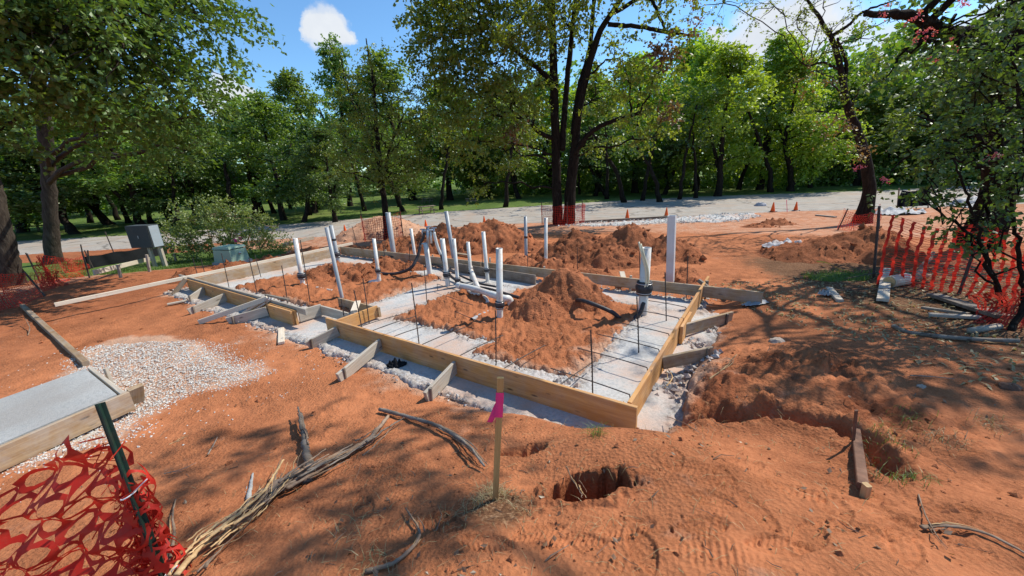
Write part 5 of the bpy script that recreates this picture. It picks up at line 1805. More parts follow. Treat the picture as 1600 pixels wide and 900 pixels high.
plant('elm_tree', 'dark many-stemmed tree rising in the middle with netting round its base', 'tree', f,
      [(stA, [.24, .22, .20, .18, .15, .1], .2), (stB, [.27, .25, .22, .18, .16, .13, .1, .06], .2), (stC, [.15, .13, .11, .08], 0), (stD, [.15, .13, .1, .07], 0),
       (brR, [.13, .11, .09, .06], 0), (brL, [.13, .1, .08, .05], 0), (brL2, [.11, .09, .06, .04], 0), (brT, [.09, .07, .06, .04], 0), (brU, [.09, .08, .08, .04], 0)],
      lob([(675, 45, 17, 1.2), (712, 75, 17, 1.3), (680, 100, 17.5, 1.0, .7), (735, 30, 17, 1.5), (780, 90, 17, 1.4), (715, 140, 17.5, 1.4, .8), (770, 165, 17, 1.4, .8), (690, 175, 18, 1.2, .7), (800, 30, 17.5, 1.5), (830, 110, 18.5, 1.3, .8),
           (730, 220, 17, 1.2, .7), (790, 235, 17.5, 1.1, .6), (830, 190, 19, 1.2, .6), (930, 150, 19.5, 1.2, .7), (985, 130, 18, 1.1, .7), (1015, 165, 17.5, 1.1, .6), (960, 90, 19, 1.0, .5), (1040, 90, 18, .9, .5), (1020, 215, 17, .9, .6), (940, 210, 19, .9, .5),
           (860, -40, 18, 2, 1), (740, -60, 17, 2.0, 1), (960, -60, 18, 1.8, .8), (880, 30, 19.5, 1.4, .7), (1060, -30, 17.5, 1.3, .5), (672, -30, 17, 1.3, .8), (760, 285, 18, .8, .4)]),
      'olive', MAT['bark'], 103, dens=21, twigs=5, per=10, L=.62, size=.145, limb_r=.06, aspect=.36,
      extra=[(lob([(1045, 75, 17.6, .7), (1040, 190, 16.8, .6, .8), (1060, 60, 17.6, .6), (815, 200, 17, .7, .6)]), 'brown', dict(name='withered_leaves', dens=14))])

# slender tree in front of the sand pile
b = G(605, 374); Y = b[1]
plant('young_tree', 'slender fine-leaved tree in front of the pale sand pile', 'tree', b,
      [([at_y(606, 376, Y), at_y(602, 330, Y), at_y(595, 270, Y), at_y(588, 200, Y), at_y(582, 120, Y), at_y(572, 60, Y)], [.15, .13, .11, .085, .05, .02], .3),
       ([at_y(596, 285, Y), at_y(610, 230, Y), at_y(630, 180, Y)], [.07, .05, .03], 0),
       ([at_y(592, 260, Y), at_y(575, 210, Y), at_y(548, 150, Y), at_y(530, 80, Y)], [.06, .05, .03, .012], 0)],
      lob([(585, 120, 16.6, .9), (560, 165, 16.4, 1.0), (612, 165, 16.8, 1.0), (585, 205, 16.2, 1.1), (540, 215, 16.5, 1.0), (635, 215, 16.6, 1.0), (560, 255, 16.3, 1.0), (615, 258, 16.3, 1.0), (655, 255, 16.8, .8, .8), (520, 260, 16.6, .9, .8),
           (590, 285, 16.2, .8, .8), (540, 130, 16.8, (.4, .4, .9), .7), (574, 75, 16.6, (.3, .3, .7), .8), (530, 95, 16.8, (.25, .25, .7), .7), (640, 130, 17, .8, .7), (660, 180, 17, .8, .7)]),
      'olive', MAT['bark'], 104, dens=24, twigs=5, per=11, L=.45, size=.085, limb_r=.04, sec_r=.012, aspect=.3, droop=.1)

# leaning dark tree at the right
b = G(1350, 348); Y = b[1]
plant('bare_tree', 'thin dark leaning tree with sparse leaves on the right', 'tree', b,
      [([at_y(1346, 352, Y), at_y(1358, 300, Y), at_y(1352, 245, Y), at_y(1338, 200, Y), at_y(1322, 160, Y), at_y(1314, 110, Y), at_y(1300, 62, Y), at_y(1275, 20, Y), at_y(1255, -10, Y)], [.25, .20, .17, .14, .12, .10, .08, .055, .035], .45),
       ([at_y(1318, 140, Y), at_y(1322, 100, Y), at_y(1308, 60, Y - .2)], [.07, .06, .04], 0),
       ([at_y(1300, 55, Y), at_y(1325, 40, Y - .3), at_y(1350, 18, Y - .5), at_y(1400, 0, Y - .8)], [.06, .05, .04, .02], 0),
       ([at_y(1312, 108, Y), at_y(1285, 98, Y - .2), at_y(1262, 105, Y - .3)], [.045, .035, .02], 0)],
      lob([(1275, 110, 12.6, .8, .5), (1300, 50, 12.5, .9, .45), (1345, 60, 12.6, .9, .4), (1245, 30, 12.5, .9, .4), (1290, 175, 12.8, .8, .6), (1365, 120, 12.6, .8, .45), (1330, 215, 12.8, .7, .6), (1390, 30, 12.4, .8, .5), (1290, -20, 12.5, 1.0, .6), (1210, 10, 12.2, .9, .5), (1130, 5, 12.2, .8, .6)]),
      'olive', MAT['bark'], 105, dens=16, twigs=5, per=8, L=.5, size=.075, limb_r=.035, sec_r=.012, twig=True, aspect=.32,
      extra=[(lob([(1270, 125, 12.6, .5), (1300, 190, 12.6, .6), (1090, 20, 12.2, .5), (1345, 235, 12.6, .4)]), 'brown', dict(name='withered_leaves', dens=16))])

# big dark tree at the right edge; its high limbs reach over the foreground
b = gp(10.6, 8.6); Y = 8.6
sh = []
for (x, y, z, r, w) in ((8.2, 5.2, 7.2, 1.1, .5), (9.4, 4.6, 7, 1.4, .8), (8.4, 7.0, 8, 1.2, .45), (10.4, 6.6, 8, 1.8, 1), (11, 3, 7, 1.8, .9), (9.0, 3.2, 6.6, 1.1, .8)):
    sh.append((np.array([x, y, z]), (r, r, r * .6), w))
plant('shade_tree', 'large shady tree with heavy dark limbs at the right edge', 'tree', b,
      [([gp(10.6, 8.6, -.1), at_y(1560, 300, Y), at_y(1562, 220, Y), at_y(1572, 130, Y), at_y(1590, 40, Y), at_y(1600, -60, Y)], [.34, .28, .26, .24, .2, .15], .3),
       ([at_y(1572, 118, Y), at_y(1510, 70, Y - .6), at_y(1430, 28, Y - 1), at_y(1352, 22, Y - 1.2)], [.15, .12, .085, .04], 0),
       ([at_y(1566, 180, Y), at_y(1600, 200, Y - .5), at_y(1570, 235, Y - 1), at_y(1530, 260, Y - 1.4)], [.15, .13, .1, .05], 0),
       ([at_y(1570, 140, Y), at_y(1530, 60, Y - .4), at_y(1480, 50, Y - .8), at_y(1440, 60, Y - 1)], [.12, .1, .07, .03], 0)],
      lob([(1430, 50, 7.6, .8, .45), (1490, 30, 7.6, .9, .6), (1560, 30, 7.8, 1.0), (1470, 100, 7.6, .8, .5), (1530, 110, 7.8, .9), (1595, 100, 7.8, .9), (1400, 100, 7.8, .7, .35), (1500, 180, 7.6, .9), (1570, 190, 7.6, .9), (1440, 175, 7.8, .7, .5), (1620, 260, 7.4, .9, .6),
           (1540, 255, 7.4, .8, .5), (1470, 240, 7.8, .8, .45), (1410, 250, 8.2, .7, .4)]) + sh,
      'deep', MAT['bark'], 106, dens=17, twigs=5, per=9, L=.48, size=.10, limb_r=.06, sec_r=.02, aspect=.36)

# a tree beside the viewpoint, out of the frame to the right: its high crown gives the dappled shade of the foreground
def over(px, py, h, r, w=1.0):
    p = G(px, py)
    k_ = h / SUN[2]
    c_ = p + SUN * k_
    return (c_, (r, r, r * .5), w)


b = gp(8.2, -.6)
plant('shade_tree', 'tall shady tree standing just outside the right frame edge', 'tree', b,
      [([gp(8.2, -.6, -.1), np.array([8.1, -.3, 2.5]), np.array([7.9, .4, 5]), np.array([7.4, 1.8, 7.0]), np.array([6.9, 3.4, 8.2]), np.array([6.3, 5.0, 8.8])], [.30, .2, .13, .08, .05, .02], .3)],
      [over(330, 730, 8.2, .5, .55), over(450, 780, 8.5, .6, .75), over(560, 720, 8.8, .5, .6), over(640, 800, 8.6, .45, .5), over(280, 840, 8.4, .6, .8), over(700, 690, 8.8, .4, .5), over(540, 860, 8.8, .55, .7), over(420, 690, 8.6, .45, .5), over(690, 640, 9, .35, .4), over(380, 850, 8.2, .5, .8),
       over(1480, 590, 7.2, .6), over(1570, 600, 7.4, .6)],
      'deep', MAT['bark'], 108, dens=20, twigs=5, per=9, L=.45, size=.10, limb_r=.018, sec_r=.008, aspect=.36)

# crape myrtle in front of the red fence
b = gp(5.25, 3.75)
Y = 4.1
stems = []
for (x0, pts) in ((0, ((1590, 520), (1545, 420), (1520, 330), (1490, 250))), (.05, ((1600, 480), (1590, 380), (1575, 280), (1560, 180))), (.1, ((1615, 560), (1560, 450), (1530, 380), (1440, 310))), (-.05, ((1620, 420), (1610, 300), (1600, 200), (1580, 80)))):
    stems.append(([b + np.array([x0, x0, -.05])] + [at_y(px, py, Y + x0 * 3) for px, py in pts], [.028, .024, .019, .014, .008], .2))
plant('crape_myrtle', 'dark leafy shrub with slender stems and pink blossoms at the right edge', 'shrub', b, stems,
      lob([(1500, 320, 4.2, .30), (1555, 270, 4.1, .32), (1580, 350, 4.0, .28, .8), (1462, 280, 4.4, .24, .7), (1540, 200, 4.1, .34), (1470, 215, 4.4, .28, .8), (1590, 150, 4.0, .34), (1525, 130, 4.3, .3, .7), (1580, 60, 4.0, .34), (1500, 60, 4.4, .3, .6), (1600, 270, 3.9, .3),
           (1440, 318, 4.5, .12, .45), (1515, 370, 4.2, .16, .5), (1450, 110, 4.5, .22, .5)]),
      'deep', MAT['bark'], 107, dens=120, twigs=4, per=8, L=.19, size=.055, limb_r=.014, sec_r=.005, aspect=.36, twig=True, tw_r=.0018,
      extra=[(lob([(1432, 22, 4.6, .06), (1442, 55, 4.6, .07), (1490, 70, 4.5, .05), (1455, 96, 4.5, .05), (1552, 240, 4.1, .04), (1385, 20, 4.7, .05), (1345, 262, 4.7, .035), (1500, 5, 4.5, .06), (1382, 278, 4.7, .03)]), 'pink', dict(name='blossom', dens=1500, twigs=3, per=5, L=.05, size=.02))])

# ------------------------------------------------------------------ trees beyond the road
def bg_variant(seed, H=12.0, rad=3.6, low=.20, leaf=.20, ncl=230, lean=0.0, per=11, fork=True):
    rg = np.random.default_rng(seed)
    tb = MB()
    top = np.array([lean * 3, rg.normal(0, .3), H * .86])
    pts = [np.array([0, 0, -.3]), np.array([lean * .8, 0, H * .14]), np.array([lean * 1.7, rg.normal(0, .2), H * .36]), np.array([lean * 2.4, rg.normal(0, .2), H * .62]), top]
    skel = trunk_tube(tb, pts, [.25, .19, .15, .10, .03], 9, 24, .03, .4, rg)
    if fork:
        a = rg.uniform(0, 6.28)
        skel += trunk_tube(tb, [pts[1], pts[1] + np.array([.7 * math.cos(a), .7 * math.sin(a), H * .2]), pts[1] + np.array([1.6 * math.cos(a), 1.6 * math.sin(a), H * .48])], [.14, .11, .04], 7, 14, .03, 0, rg)
    lobes = []
    for i in range(11):
        f = (i + rg.uniform(0, 1)) / 11
        z = H * (low + (.93 - low) * f)
        w = math.sin(math.pi * min(1, (f * .82 + .20))) ** .75
        a = rg.uniform(0, 6.28); rr_ = rad * w * rg.uniform(.25, .72)
        lobes.append((np.array([lean * 2.6 * f + rr_ * math.cos(a), rr_ * math.sin(a), z]), np.array([1, 1, .72]) * rad * rg.uniform(.30, .50) * (.6 + .5 * w), 1.0))
    lobes.append((np.array([lean * 2.8, 0, H * .93]), np.array([.5, .5, 1]) * rad * .28, 1.0))
    C, O, I = clusters(lobes, rg, 1)
    n_each = max(6, ncl // len(lobes))
    C, O, I = [], [], []
    for i, (c, r, w) in enumerate(lobes):
        d = rg.normal(0, 1, (n_each, 3)); d /= np.linalg.norm(d, axis=1)[:, None]
        q_ = rg.uniform(.2, 1.08, n_each) ** .5
        C.append(c + d * q_[:, None] * r); O.append(d); I += [i] * n_each
    C = np.vstack(C); O = np.vstack(O)
    branch_to(tb, skel, [l[0] for l in lobes], rg, .07, .025, 6, 5, .08)
    lb = MB()
    leaf_cloud(lb, C, O, 6, per, rad * .22, leaf, rg, aspect=.38, droop=.25)
    return tb.mesh('trunk', MAT['bark'], True), lb.mesh('crown', LEAF['mid'], False, 'lv')


VAR = [bg_variant(1), bg_variant(2, 12, 3.4, .24, .19, 230, .5), bg_variant(3, 12, 4.2, .16, .22, 250, -.4), bg_variant(4, 12, 3.6, .18, .19, 250, .25, 12), bg_variant(5, 12, 3.9, .30, .20, 220, -.8), bg_variant(6, 12, 3.3, .12, .18, 250, .1, 12)]


def far_tree(px, y, top, wpx, var, leaf, label, rot=None, name='woodland_tree'):
    g_ = at_y(px, 330, y)
    x = g_[0]
    h = at_y(px, top, y)[2] + .8
    root = bpy.data.objects.new(name, None)
    rg = random.Random(int(px * 7 + y))
    depth = (np.array([x, y, 0]) @ _f)
    w = wpx / FPX * depth / 2 / 3.6
    m4 = Matrix.Translation((x, y, -.82)) @ Matrix.Rotation(rg.uniform(0, 6.28) if rot is None else rot, 4, 'Z') @ Matrix.Diagonal((w, w, h / 12.0, 1))
    link(root, None, m4)
    tag(root, label, 'tree', 'trees beyond the road')
    tm, lm = VAR[var]
    for nm, me, mt in (('trunk', tm, None), ('crown', lm, LEAF[leaf])):
        o = bpy.data.objects.new(nm, me)
        link(o, root, m4)
        if mt:
            o.material_slots[0].link = 'OBJECT'
            o.material_slots[0].material = mt
    return root


ORD = ['first', 'second', 'third', 'fourth', 'fifth', 'sixth', 'seventh', 'eighth', 'ninth', 'tenth', 'eleventh', 'twelfth', 'thirteenth']
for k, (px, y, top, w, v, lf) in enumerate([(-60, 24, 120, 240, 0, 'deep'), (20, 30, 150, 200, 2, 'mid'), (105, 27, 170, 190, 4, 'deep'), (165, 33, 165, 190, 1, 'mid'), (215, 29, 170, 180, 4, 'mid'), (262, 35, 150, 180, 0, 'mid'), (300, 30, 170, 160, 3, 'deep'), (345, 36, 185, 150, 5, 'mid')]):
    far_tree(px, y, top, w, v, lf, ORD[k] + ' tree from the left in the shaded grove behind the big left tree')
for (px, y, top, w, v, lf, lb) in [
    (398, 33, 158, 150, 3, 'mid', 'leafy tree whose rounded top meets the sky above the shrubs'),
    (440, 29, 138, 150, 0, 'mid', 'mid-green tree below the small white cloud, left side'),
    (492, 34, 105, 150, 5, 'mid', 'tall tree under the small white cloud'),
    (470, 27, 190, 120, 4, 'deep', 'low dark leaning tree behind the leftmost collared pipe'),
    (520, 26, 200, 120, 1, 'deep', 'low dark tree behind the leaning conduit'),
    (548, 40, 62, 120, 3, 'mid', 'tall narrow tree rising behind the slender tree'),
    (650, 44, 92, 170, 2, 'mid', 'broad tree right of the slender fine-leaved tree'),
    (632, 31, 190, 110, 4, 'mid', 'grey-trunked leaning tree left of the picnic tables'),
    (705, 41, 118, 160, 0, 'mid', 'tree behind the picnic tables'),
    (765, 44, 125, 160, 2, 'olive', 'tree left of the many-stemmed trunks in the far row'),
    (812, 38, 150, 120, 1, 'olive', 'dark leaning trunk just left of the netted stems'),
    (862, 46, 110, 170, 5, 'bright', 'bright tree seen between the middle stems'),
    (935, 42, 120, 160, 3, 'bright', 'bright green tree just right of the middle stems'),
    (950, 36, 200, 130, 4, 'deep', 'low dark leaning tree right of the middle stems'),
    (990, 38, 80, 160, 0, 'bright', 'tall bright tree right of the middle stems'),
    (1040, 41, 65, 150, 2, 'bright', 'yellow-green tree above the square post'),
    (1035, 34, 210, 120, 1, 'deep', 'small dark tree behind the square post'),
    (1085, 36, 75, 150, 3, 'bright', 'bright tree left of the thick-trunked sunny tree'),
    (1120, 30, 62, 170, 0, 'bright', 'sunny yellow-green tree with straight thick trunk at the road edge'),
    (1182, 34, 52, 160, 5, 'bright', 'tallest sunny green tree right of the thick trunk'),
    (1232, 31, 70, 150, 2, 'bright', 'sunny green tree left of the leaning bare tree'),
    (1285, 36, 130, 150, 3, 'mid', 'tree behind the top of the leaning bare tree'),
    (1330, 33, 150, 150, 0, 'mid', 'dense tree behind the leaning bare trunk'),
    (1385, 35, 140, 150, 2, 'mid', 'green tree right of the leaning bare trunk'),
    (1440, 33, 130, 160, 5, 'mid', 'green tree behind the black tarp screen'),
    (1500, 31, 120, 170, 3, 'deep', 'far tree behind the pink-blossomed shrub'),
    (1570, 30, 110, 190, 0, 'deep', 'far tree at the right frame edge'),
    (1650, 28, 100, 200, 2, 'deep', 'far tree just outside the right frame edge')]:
    far_tree(px, y, top, w, v, lf, lb)

# slim understorey trunks that show below the crowns
sg = np.random.default_rng(44)
slim = []
for i, px in enumerate([70, 95, 135, 180, 195, 230, 275, 320, 365, 410, 428, 455, 483, 500, 530, 570, 625, 690, 790, 905, 930, 948, 975, 1003, 1030, 1060, 1085, 1150, 1200, 1260]):
    y = sg.uniform(26, 40)
    g_ = at_y(px, 330, y); h = sg.uniform(4.5, 7)
    ln = sg.normal(0, .9)
    b = np.array([g_[0], y, -.82])
    pts = [b, b + np.array([ln * .25, 0, h * .33]), b + np.array([ln * .7, .2, h * .66]), b + np.array([ln * 1.3, .2, h])]
    mb = MB(); trunk_tube(mb, pts, np.array([1.25, .95, .8, .45]) * sg.uniform(.10, .17), 8, 12, .04, .3, sg)
    root = thing('slim_tree', 'x', 'tree', b, 'slim trunks in the far grove')
    mb.build('trunk', MAT['bark'], root, smooth=True)
    C = pts[-1] + sg.normal(0, 1, (16, 3)) * np.array([1.1, 1.1, .9])
    lb = MB(); leaf_cloud(lb, C, sg.normal(0, .5, (16, 3)), 5, 8, .8, .17, sg)
    lb.build('crown', LEAF['deep'], root, attr='lv')
    slim.append((px, root))
for i, (px, root) in enumerate(slim):
    side = 'left of' if px < 880 else 'right of'
    k = i if px < 880 else i - sum(1 for q_, _ in slim if q_ < 880)
    root['label'] = (ORD + ['fourteenth', 'fifteenth', 'sixteenth', 'seventeenth', 'eighteenth', 'nineteenth', 'twentieth'])[k] + ' slim dark trunk from the left in the grove ' + side + ' the middle stems'

# the wood behind, one mass of foliage
rg = np.random.default_rng(77)
n = 5600
a = rg.uniform(R(-66), R(66), n); rr_ = rg.uniform(47, 68, n)
hh = 11.5 + 5.5 * fbm(a * 14, a * 0, 1.0, 3, 5) + rg.normal(0, .8, n)
z = -.8 + np.maximum(.2, hh) * rg.uniform(0, 1, n) ** .75
rr_ = rr_ + np.where(a < R(-6), 14, 0)
C = np.stack([rr_ * np.sin(a), rr_ * np.cos(a), z], 1)
wb_ = MB(); leaf_cloud(wb_, C, rg.normal(0, .4, (n, 3)), 4, 8, 1.6, .46, rg, aspect=.42)
o = wb_.build('woodland', LEAF['mid'], attr='lv')
tag(o, 'dense dark woodland closing the view behind the far trees', 'woodland', kind='stuff')
n = 1000
a = rg.uniform(R(-4), R(66), n); rr_ = 43 + 6 * rg.uniform(0, 1, n)
C = np.stack([rr_ * np.sin(a), rr_ * np.cos(a), -.8 + rg.uniform(0, 1, n) ** 1.4 * (1.5 + 1.1 * fbm(a * 20, a * 0, 1.0, 2, 9))], 1)
wb_ = MB(); leaf_cloud(wb_, C, rg.normal(0, .4, (n, 3)), 4, 9, .8, .24, rg, aspect=.4)
o = wb_.build('undergrowth', LEAF['mid'], attr='lv')
tag(o, 'low tangled undergrowth along the foot of the wood', 'undergrowth', kind='stuff')

# shrub behind the transformer
b = G(340, 392)
plant('shrub', 'wide bushy grey-green shrub behind the electrical box and transformer', 'shrub', b,
      [([gp(b[0] + dx, b[1] + .3, -.05), gp(b[0] + dx * 1.3, b[1] + .3, .5), gp(b[0] + dx * 1.6, b[1] + .4, 1.0)], [.04, .03, .015], 0) for dx in (-1.6, -.9, -.3, .4, 1.0, 1.7)],
      lob([(a_, b_, c_ + 1.9, d_ * 1.14) for a_, b_, c_, d_ in [(262, 365, 12.6, .55), (270, 388, 12.2, .45), (295, 343, 12.8, .65), (298, 378, 12.4, .55), (330, 335, 13, .7), (332, 370, 12.8, .6), (362, 338, 13.4, .65), (368, 368, 13.3, .6), (395, 355, 13.8, .6), (402, 378, 13.4, .5), (425, 372, 14, .5), (436, 384, 14, .4), (285, 398, 12.6, .35), (312, 394, 12.8, .4)]]),
      'shrub', MAT['root'], 120, dens=60, twigs=5, per=10, L=.30, size=.075, limb_r=.02, sec_r=.008, aspect=.34, droop=-.1)


# ------------------------------------------------------------------ grass and straw
def blades(name, xs, ys, zs, h, w, mat, seed, lean=.5, label=None, cat='grass'):
    rg_ = np.random.default_rng(seed)
    n_ = len(xs)
    a_ = rg_.uniform(0, 2 * np.pi, n_); l_ = np.abs(rg_.normal(0, lean, n_))
    hh_ = h * rg_.uniform(.5, 1.3, n_)
    d_ = np.stack([np.cos(a_) * l_, np.sin(a_) * l_, np.ones(n_)], 1); d_ /= np.linalg.norm(d_, axis=1)[:, None]
    s_ = np.stack([-np.sin(a_), np.cos(a_), np.zeros(n_)], 1) * w
    b_ = np.stack([xs, ys, zs], 1)
    m_ = b_ + d_ * hh_[:, None] * .6
    t_ = b_ + d_ * hh_[:, None] + np.stack([np.cos(a_), np.sin(a_), -np.ones(n_) * .4], 1) * (hh_ * .25 * lean * 2)[:, None]
    V = np.stack([b_ - s_, b_ + s_, m_ + s_ * .7, m_ - s_ * .7, t_], 1).reshape(-1, 3)
    k_ = np.arange(n_)[:, None] * 5
    mb = MB().add(V, np.vstack([np.hstack([k_, k_ + 1, k_ + 2, k_ + 3]), np.hstack([k_ + 3, k_ + 2, k_ + 4, k_ + 4])]), np.tile(rg_.uniform(0, 1, n_), 2))
    o = mb.build(name, MAT[mat], attr='lv')
    return tag(o, label, cat, kind='stuff')


rg = np.random.default_rng(55)
n = 60000
t_ = rg.uniform(R(-62), R(-20), n); r_ = rg.uniform(9, 20, n)
xs, ys = r_ * np.sin(t_), r_ * np.cos(t_)
ok = poly_sd(xs, ys, LAWN_L) + .25 * fbm(xs, ys, 1.2, 4, 61) > .02
xs, ys = xs[ok][:14000], ys[ok][:14000]
blades('grass', xs, ys, hlow(xs, ys), .11, .006, 'grass', 1, .5, 'short green grass between the left trees and the dug pad')
n = 9000
xs = rg.uniform(3.5, 7.5, n); ys = rg.uniform(5.5, 8.8, n)
ok = poly_sd(xs, ys, LAWN_R) + .12 * fbm(xs, ys, 1.2, 4, 61) > .0
xs, ys = xs[ok][:5000], ys[ok][:5000]
blades('grass', xs, ys, hlow(xs, ys), .10, .004, 'grass', 2, .5, 'small green grass patch below the dark earth pile at right')


def tuft(pl, n_, spread, h, label, seed, mat='drygrass', lean=1.2):
    X, Y_ = [], []
    rg_ = np.random.default_rng(seed)
    for (px, py) in pl:
        p = G(px, py)
        X.append(p[0] + rg_.normal(0, spread, n_)); Y_.append(p[1] + rg_.normal(0, spread, n_))
    X = np.concatenate(X); Y_ = np.concatenate(Y_)
    blades('dry_grass', X, Y_, zsheet(X, Y_, gz), h, .0016, mat, seed, lean, label)


tuft([(765, 772), (785, 775), (752, 785)], 70, .04, .06, 'tuft of dry grass at the foot of the survey stake', 11)
tuft([(740, 790), (690, 812), (720, 805), (820, 800)], 18, .05, .05, 'thin straw litter around the survey stake', 12)
tuft([(930, 680)], 60, .03, .10, 'green-grey weed tuft against the front form corner', 13, 'grass', .8)
tuft([(1370, 700), (1385, 720), (1400, 755), (1365, 690), (1430, 755), (1420, 660)], 40, .06, .07, 'sparse grass clinging to the trench bank at right', 14, 'grass', 1.0)
tuft([(560, 885), (590, 880), (545, 835)], 16, .05, .07, 'dry grass wisps at the bottom edge left of centre', 15)
tuft([(1450, 690), (1480, 690), (1560, 665), (1540, 660)], 40, .06, .05, 'faint grass wisps on the right-hand dirt', 16, 'drygrass')
n = 2600
xs = rg.uniform(3.6, 8.5, n); ys = rg.uniform(2.6, 7.0, n)
blades('leaf_litter', xs, ys, zsheet(xs, ys, gz), .05, .012, 'drygrass', 17, 2.2, 'fallen leaves and straw in the shade at right', 'leaf litter')
n = 900
t_ = rg.uniform(R(-50), R(50), n); r_ = rg.uniform(1.0, 3.4, n)
xs, ys = r_ * np.sin(t_), r_ * np.cos(t_)
blades('root_hairs', xs, ys, zsheet(xs, ys, gz), .05, .0013, 'drygrass', 18, 2.5, 'fine dry rootlets scattered over the foreground clay', 'rootlets')

# ------------------------------------------------------------------ orange safety nets
def ribbon_net(mb, grid, cw=.011, ch=.016):
    """grid[i][j]: points along the length (i) and up the height (j); flat plastic strands"""
    Gd = np.asarray(grid)
    n, m_, _ = Gd.shape
    for i in range(n):
        pts = Gd[i]
        tdir = np.gradient(pts, axis=0)
        sd = Gd[min(i + 1, n - 1)] - Gd[max(i - 1, 0)]
        sd = sd / (np.linalg.norm(sd, axis=1)[:, None] + 1e-9) * ch
        V = np.stack([pts - sd, pts + sd], 1).reshape(-1, 3)
        idx = np.arange(2 * m_).reshape(m_, 2)
        mb.add(V, np.stack([idx[:-1, 0], idx[:-1, 1], idx[1:, 1], idx[1:, 0]], -1))
    for j in range(m_):
        pts = Gd[:, j]
        sd = Gd[:, min(j + 1, m_ - 1)] - Gd[:, max(j - 1, 0)]
        sd = sd / (np.linalg.norm(sd, axis=1)[:, None] + 1e-9) * cw
        V = np.stack([pts - sd, pts + sd], 1).reshape(-1, 3) + np.array([0, 0, .0])
        idx = np.arange(2 * n).reshape(n, 2)
        mb.add(V, np.stack([idx[:-1, 0], idx[:-1, 1], idx[1:, 1], idx[1:, 0]], -1))


def net_fence(label, path, heights, cols, rows, posts, mat='net', wav=.06, seed=0, cw=.006, ch=.009, name='safety_net', sag=.08, slump=0.0):
    rg_ = np.random.default_rng(seed)
    root = thing(name, label, 'safety net', path[0])
    P = smooth_path(path, cols)
    hs = np.interp(np.linspace(0, 1, cols), np.linspace(0, 1, len(heights)), heights)
    g_ = np.zeros((cols, rows, 3))
    s = np.linspace(0, 1, cols)
    for i in range(cols):
        tdir = P[min(i + 1, cols - 1)] - P[max(i - 1, 0)]
        nr = np.array([-tdir[1], tdir[0], 0]); nr /= np.linalg.norm(nr) + 1e-9
        for j in range(rows):
            f = j / (rows - 1)
            z = hs[i] * f * (1 - sag * (math.sin(s[i] * math.pi * max(1, len(posts) - 1)) ** 2) * f)
            o_ = wav * (math.sin(i * .55 + f * 3 + seed) + .7 * math.sin(i * .23 - f * 5 + seed)) + slump * math.sin(f * math.pi) * (1 + .5 * math.sin(i * .4))
            g_[i, j] = P[i] + nr * o_ + np.array([0, 0, z])
    g_ += rg_.normal(0, .008, g_.shape)
    mb = MB(); ribbon_net(mb, g_, cw, ch)
    mb.build('mesh', MAT[mat], root)
    for (p, t) in posts:
        q_ = MB().tube([p - (t - p) * .15, t], .02, 6); q_.build('post', MAT['rebar'], root)
    return root


def post_at(px, py, tx, ty):
    p = G(px, py)
    return (p, at_y(tx, ty, p[1]))


# round the middle tree
c = G(880, 350); ring_ = [c + np.array([1.05 * math.cos(a), .75 * math.sin(a), 0]) for a in np.linspace(R(170), R(380), 7)]
for p in ring_: p[2] = ground_z(p[0], p[1])
net_fence('red-orange netting wrapped round the many-stemmed middle tree', ring_, [.95, 1.0, .9, 1.0, .95], 46, 12, [(p, p + np.array([.0, 0, 1.1])) for p in (ring_[0], ring_[3], ring_[-1])], 'net', .03, 1)
# round the slender tree
c = G(600, 374); ring_ = [c + np.array([.85 * math.cos(a), .6 * math.sin(a), 0]) for a in np.linspace(R(175), R(370), 6)]
for p in ring_: p[2] = ground_z(p[0], p[1])
net_fence('faded red netting round the slender tree before the sand pile', ring_, [1.15, 1.0, 1.1, 1.15], 34, 11, [(p, p + np.array([.0, 0, 1.3])) for p in (ring_[0], ring_[-1])], 'netdull', .03, 2)
# left, between and round the big trunks
net_fence('sagging dull red netting in front of the leaning left trunk', [G(-60, 505), G(0, 487), G(45, 472), G(80, 452), G(105, 444)], [.85, .85, .7, .45, .35], 64, 16, [post_at(70, 462, 38, 425), post_at(62, 440, 42, 396)], 'netdull', .05, 3, slump=.12)
net_fence('crumpled red netting bunched round the big left trunk', [G(66, 450), G(88, 446), G(112, 436), G(140, 430)], [.55, .85, .6, .4], 44, 16, [post_at(58, 430, 40, 395), post_at(140, 434, 128, 392)], 'net', .07, 4, slump=.1)
net_fence('red netting stretched from the big left trunk to the silt fence', [G(100, 428), G(122, 424), G(145, 419)], [.6, .5, .55], 26, 12, [post_at(146, 420, 132, 391)], 'netdull', .04, 5)
# round the leaning right tree
net_fence('short red netting at the foot of the leaning right tree', [G(1310, 358), G(1335, 362), G(1362, 355), G(1372, 352)], [.75, .6, .7, .8], 34, 11, [post_at(1309, 360, 1325, 326), post_at(1374, 362, 1374, 322)], 'net', .05, 6)
# long fence on the right
pts = [at_z(1372, 437, -.02), at_z(1440, 447, .0), at_z(1500, 455, .02), at_z(1560, 468, .05), at_z(1640, 480, .05)]
pts = [gp(p[0], p[1]) for p in pts]
net_fence('long red-orange safety fence behind the shrub on the right', pts, [1.12, 1.02, .98, 1.0, 1.0], 17, 30, [post_at(1365, 434, 1374, 322), (pts[2], pts[2] + np.array([.05, 0, 1.15])), (pts[4], pts[4] + np.array([0, 0, 1.2]))], 'net', .04, 7, .0030, .021, sag=.10)
net_fence('loose red netting trailing on the ground at the right edge', [G(1505, 500), G(1545, 508), G(1585, 515), G(1640, 520)], [.3, .4, .5, .5], 30, 10, [], 'netdull', .06, 8, .007, .010, slump=.2)

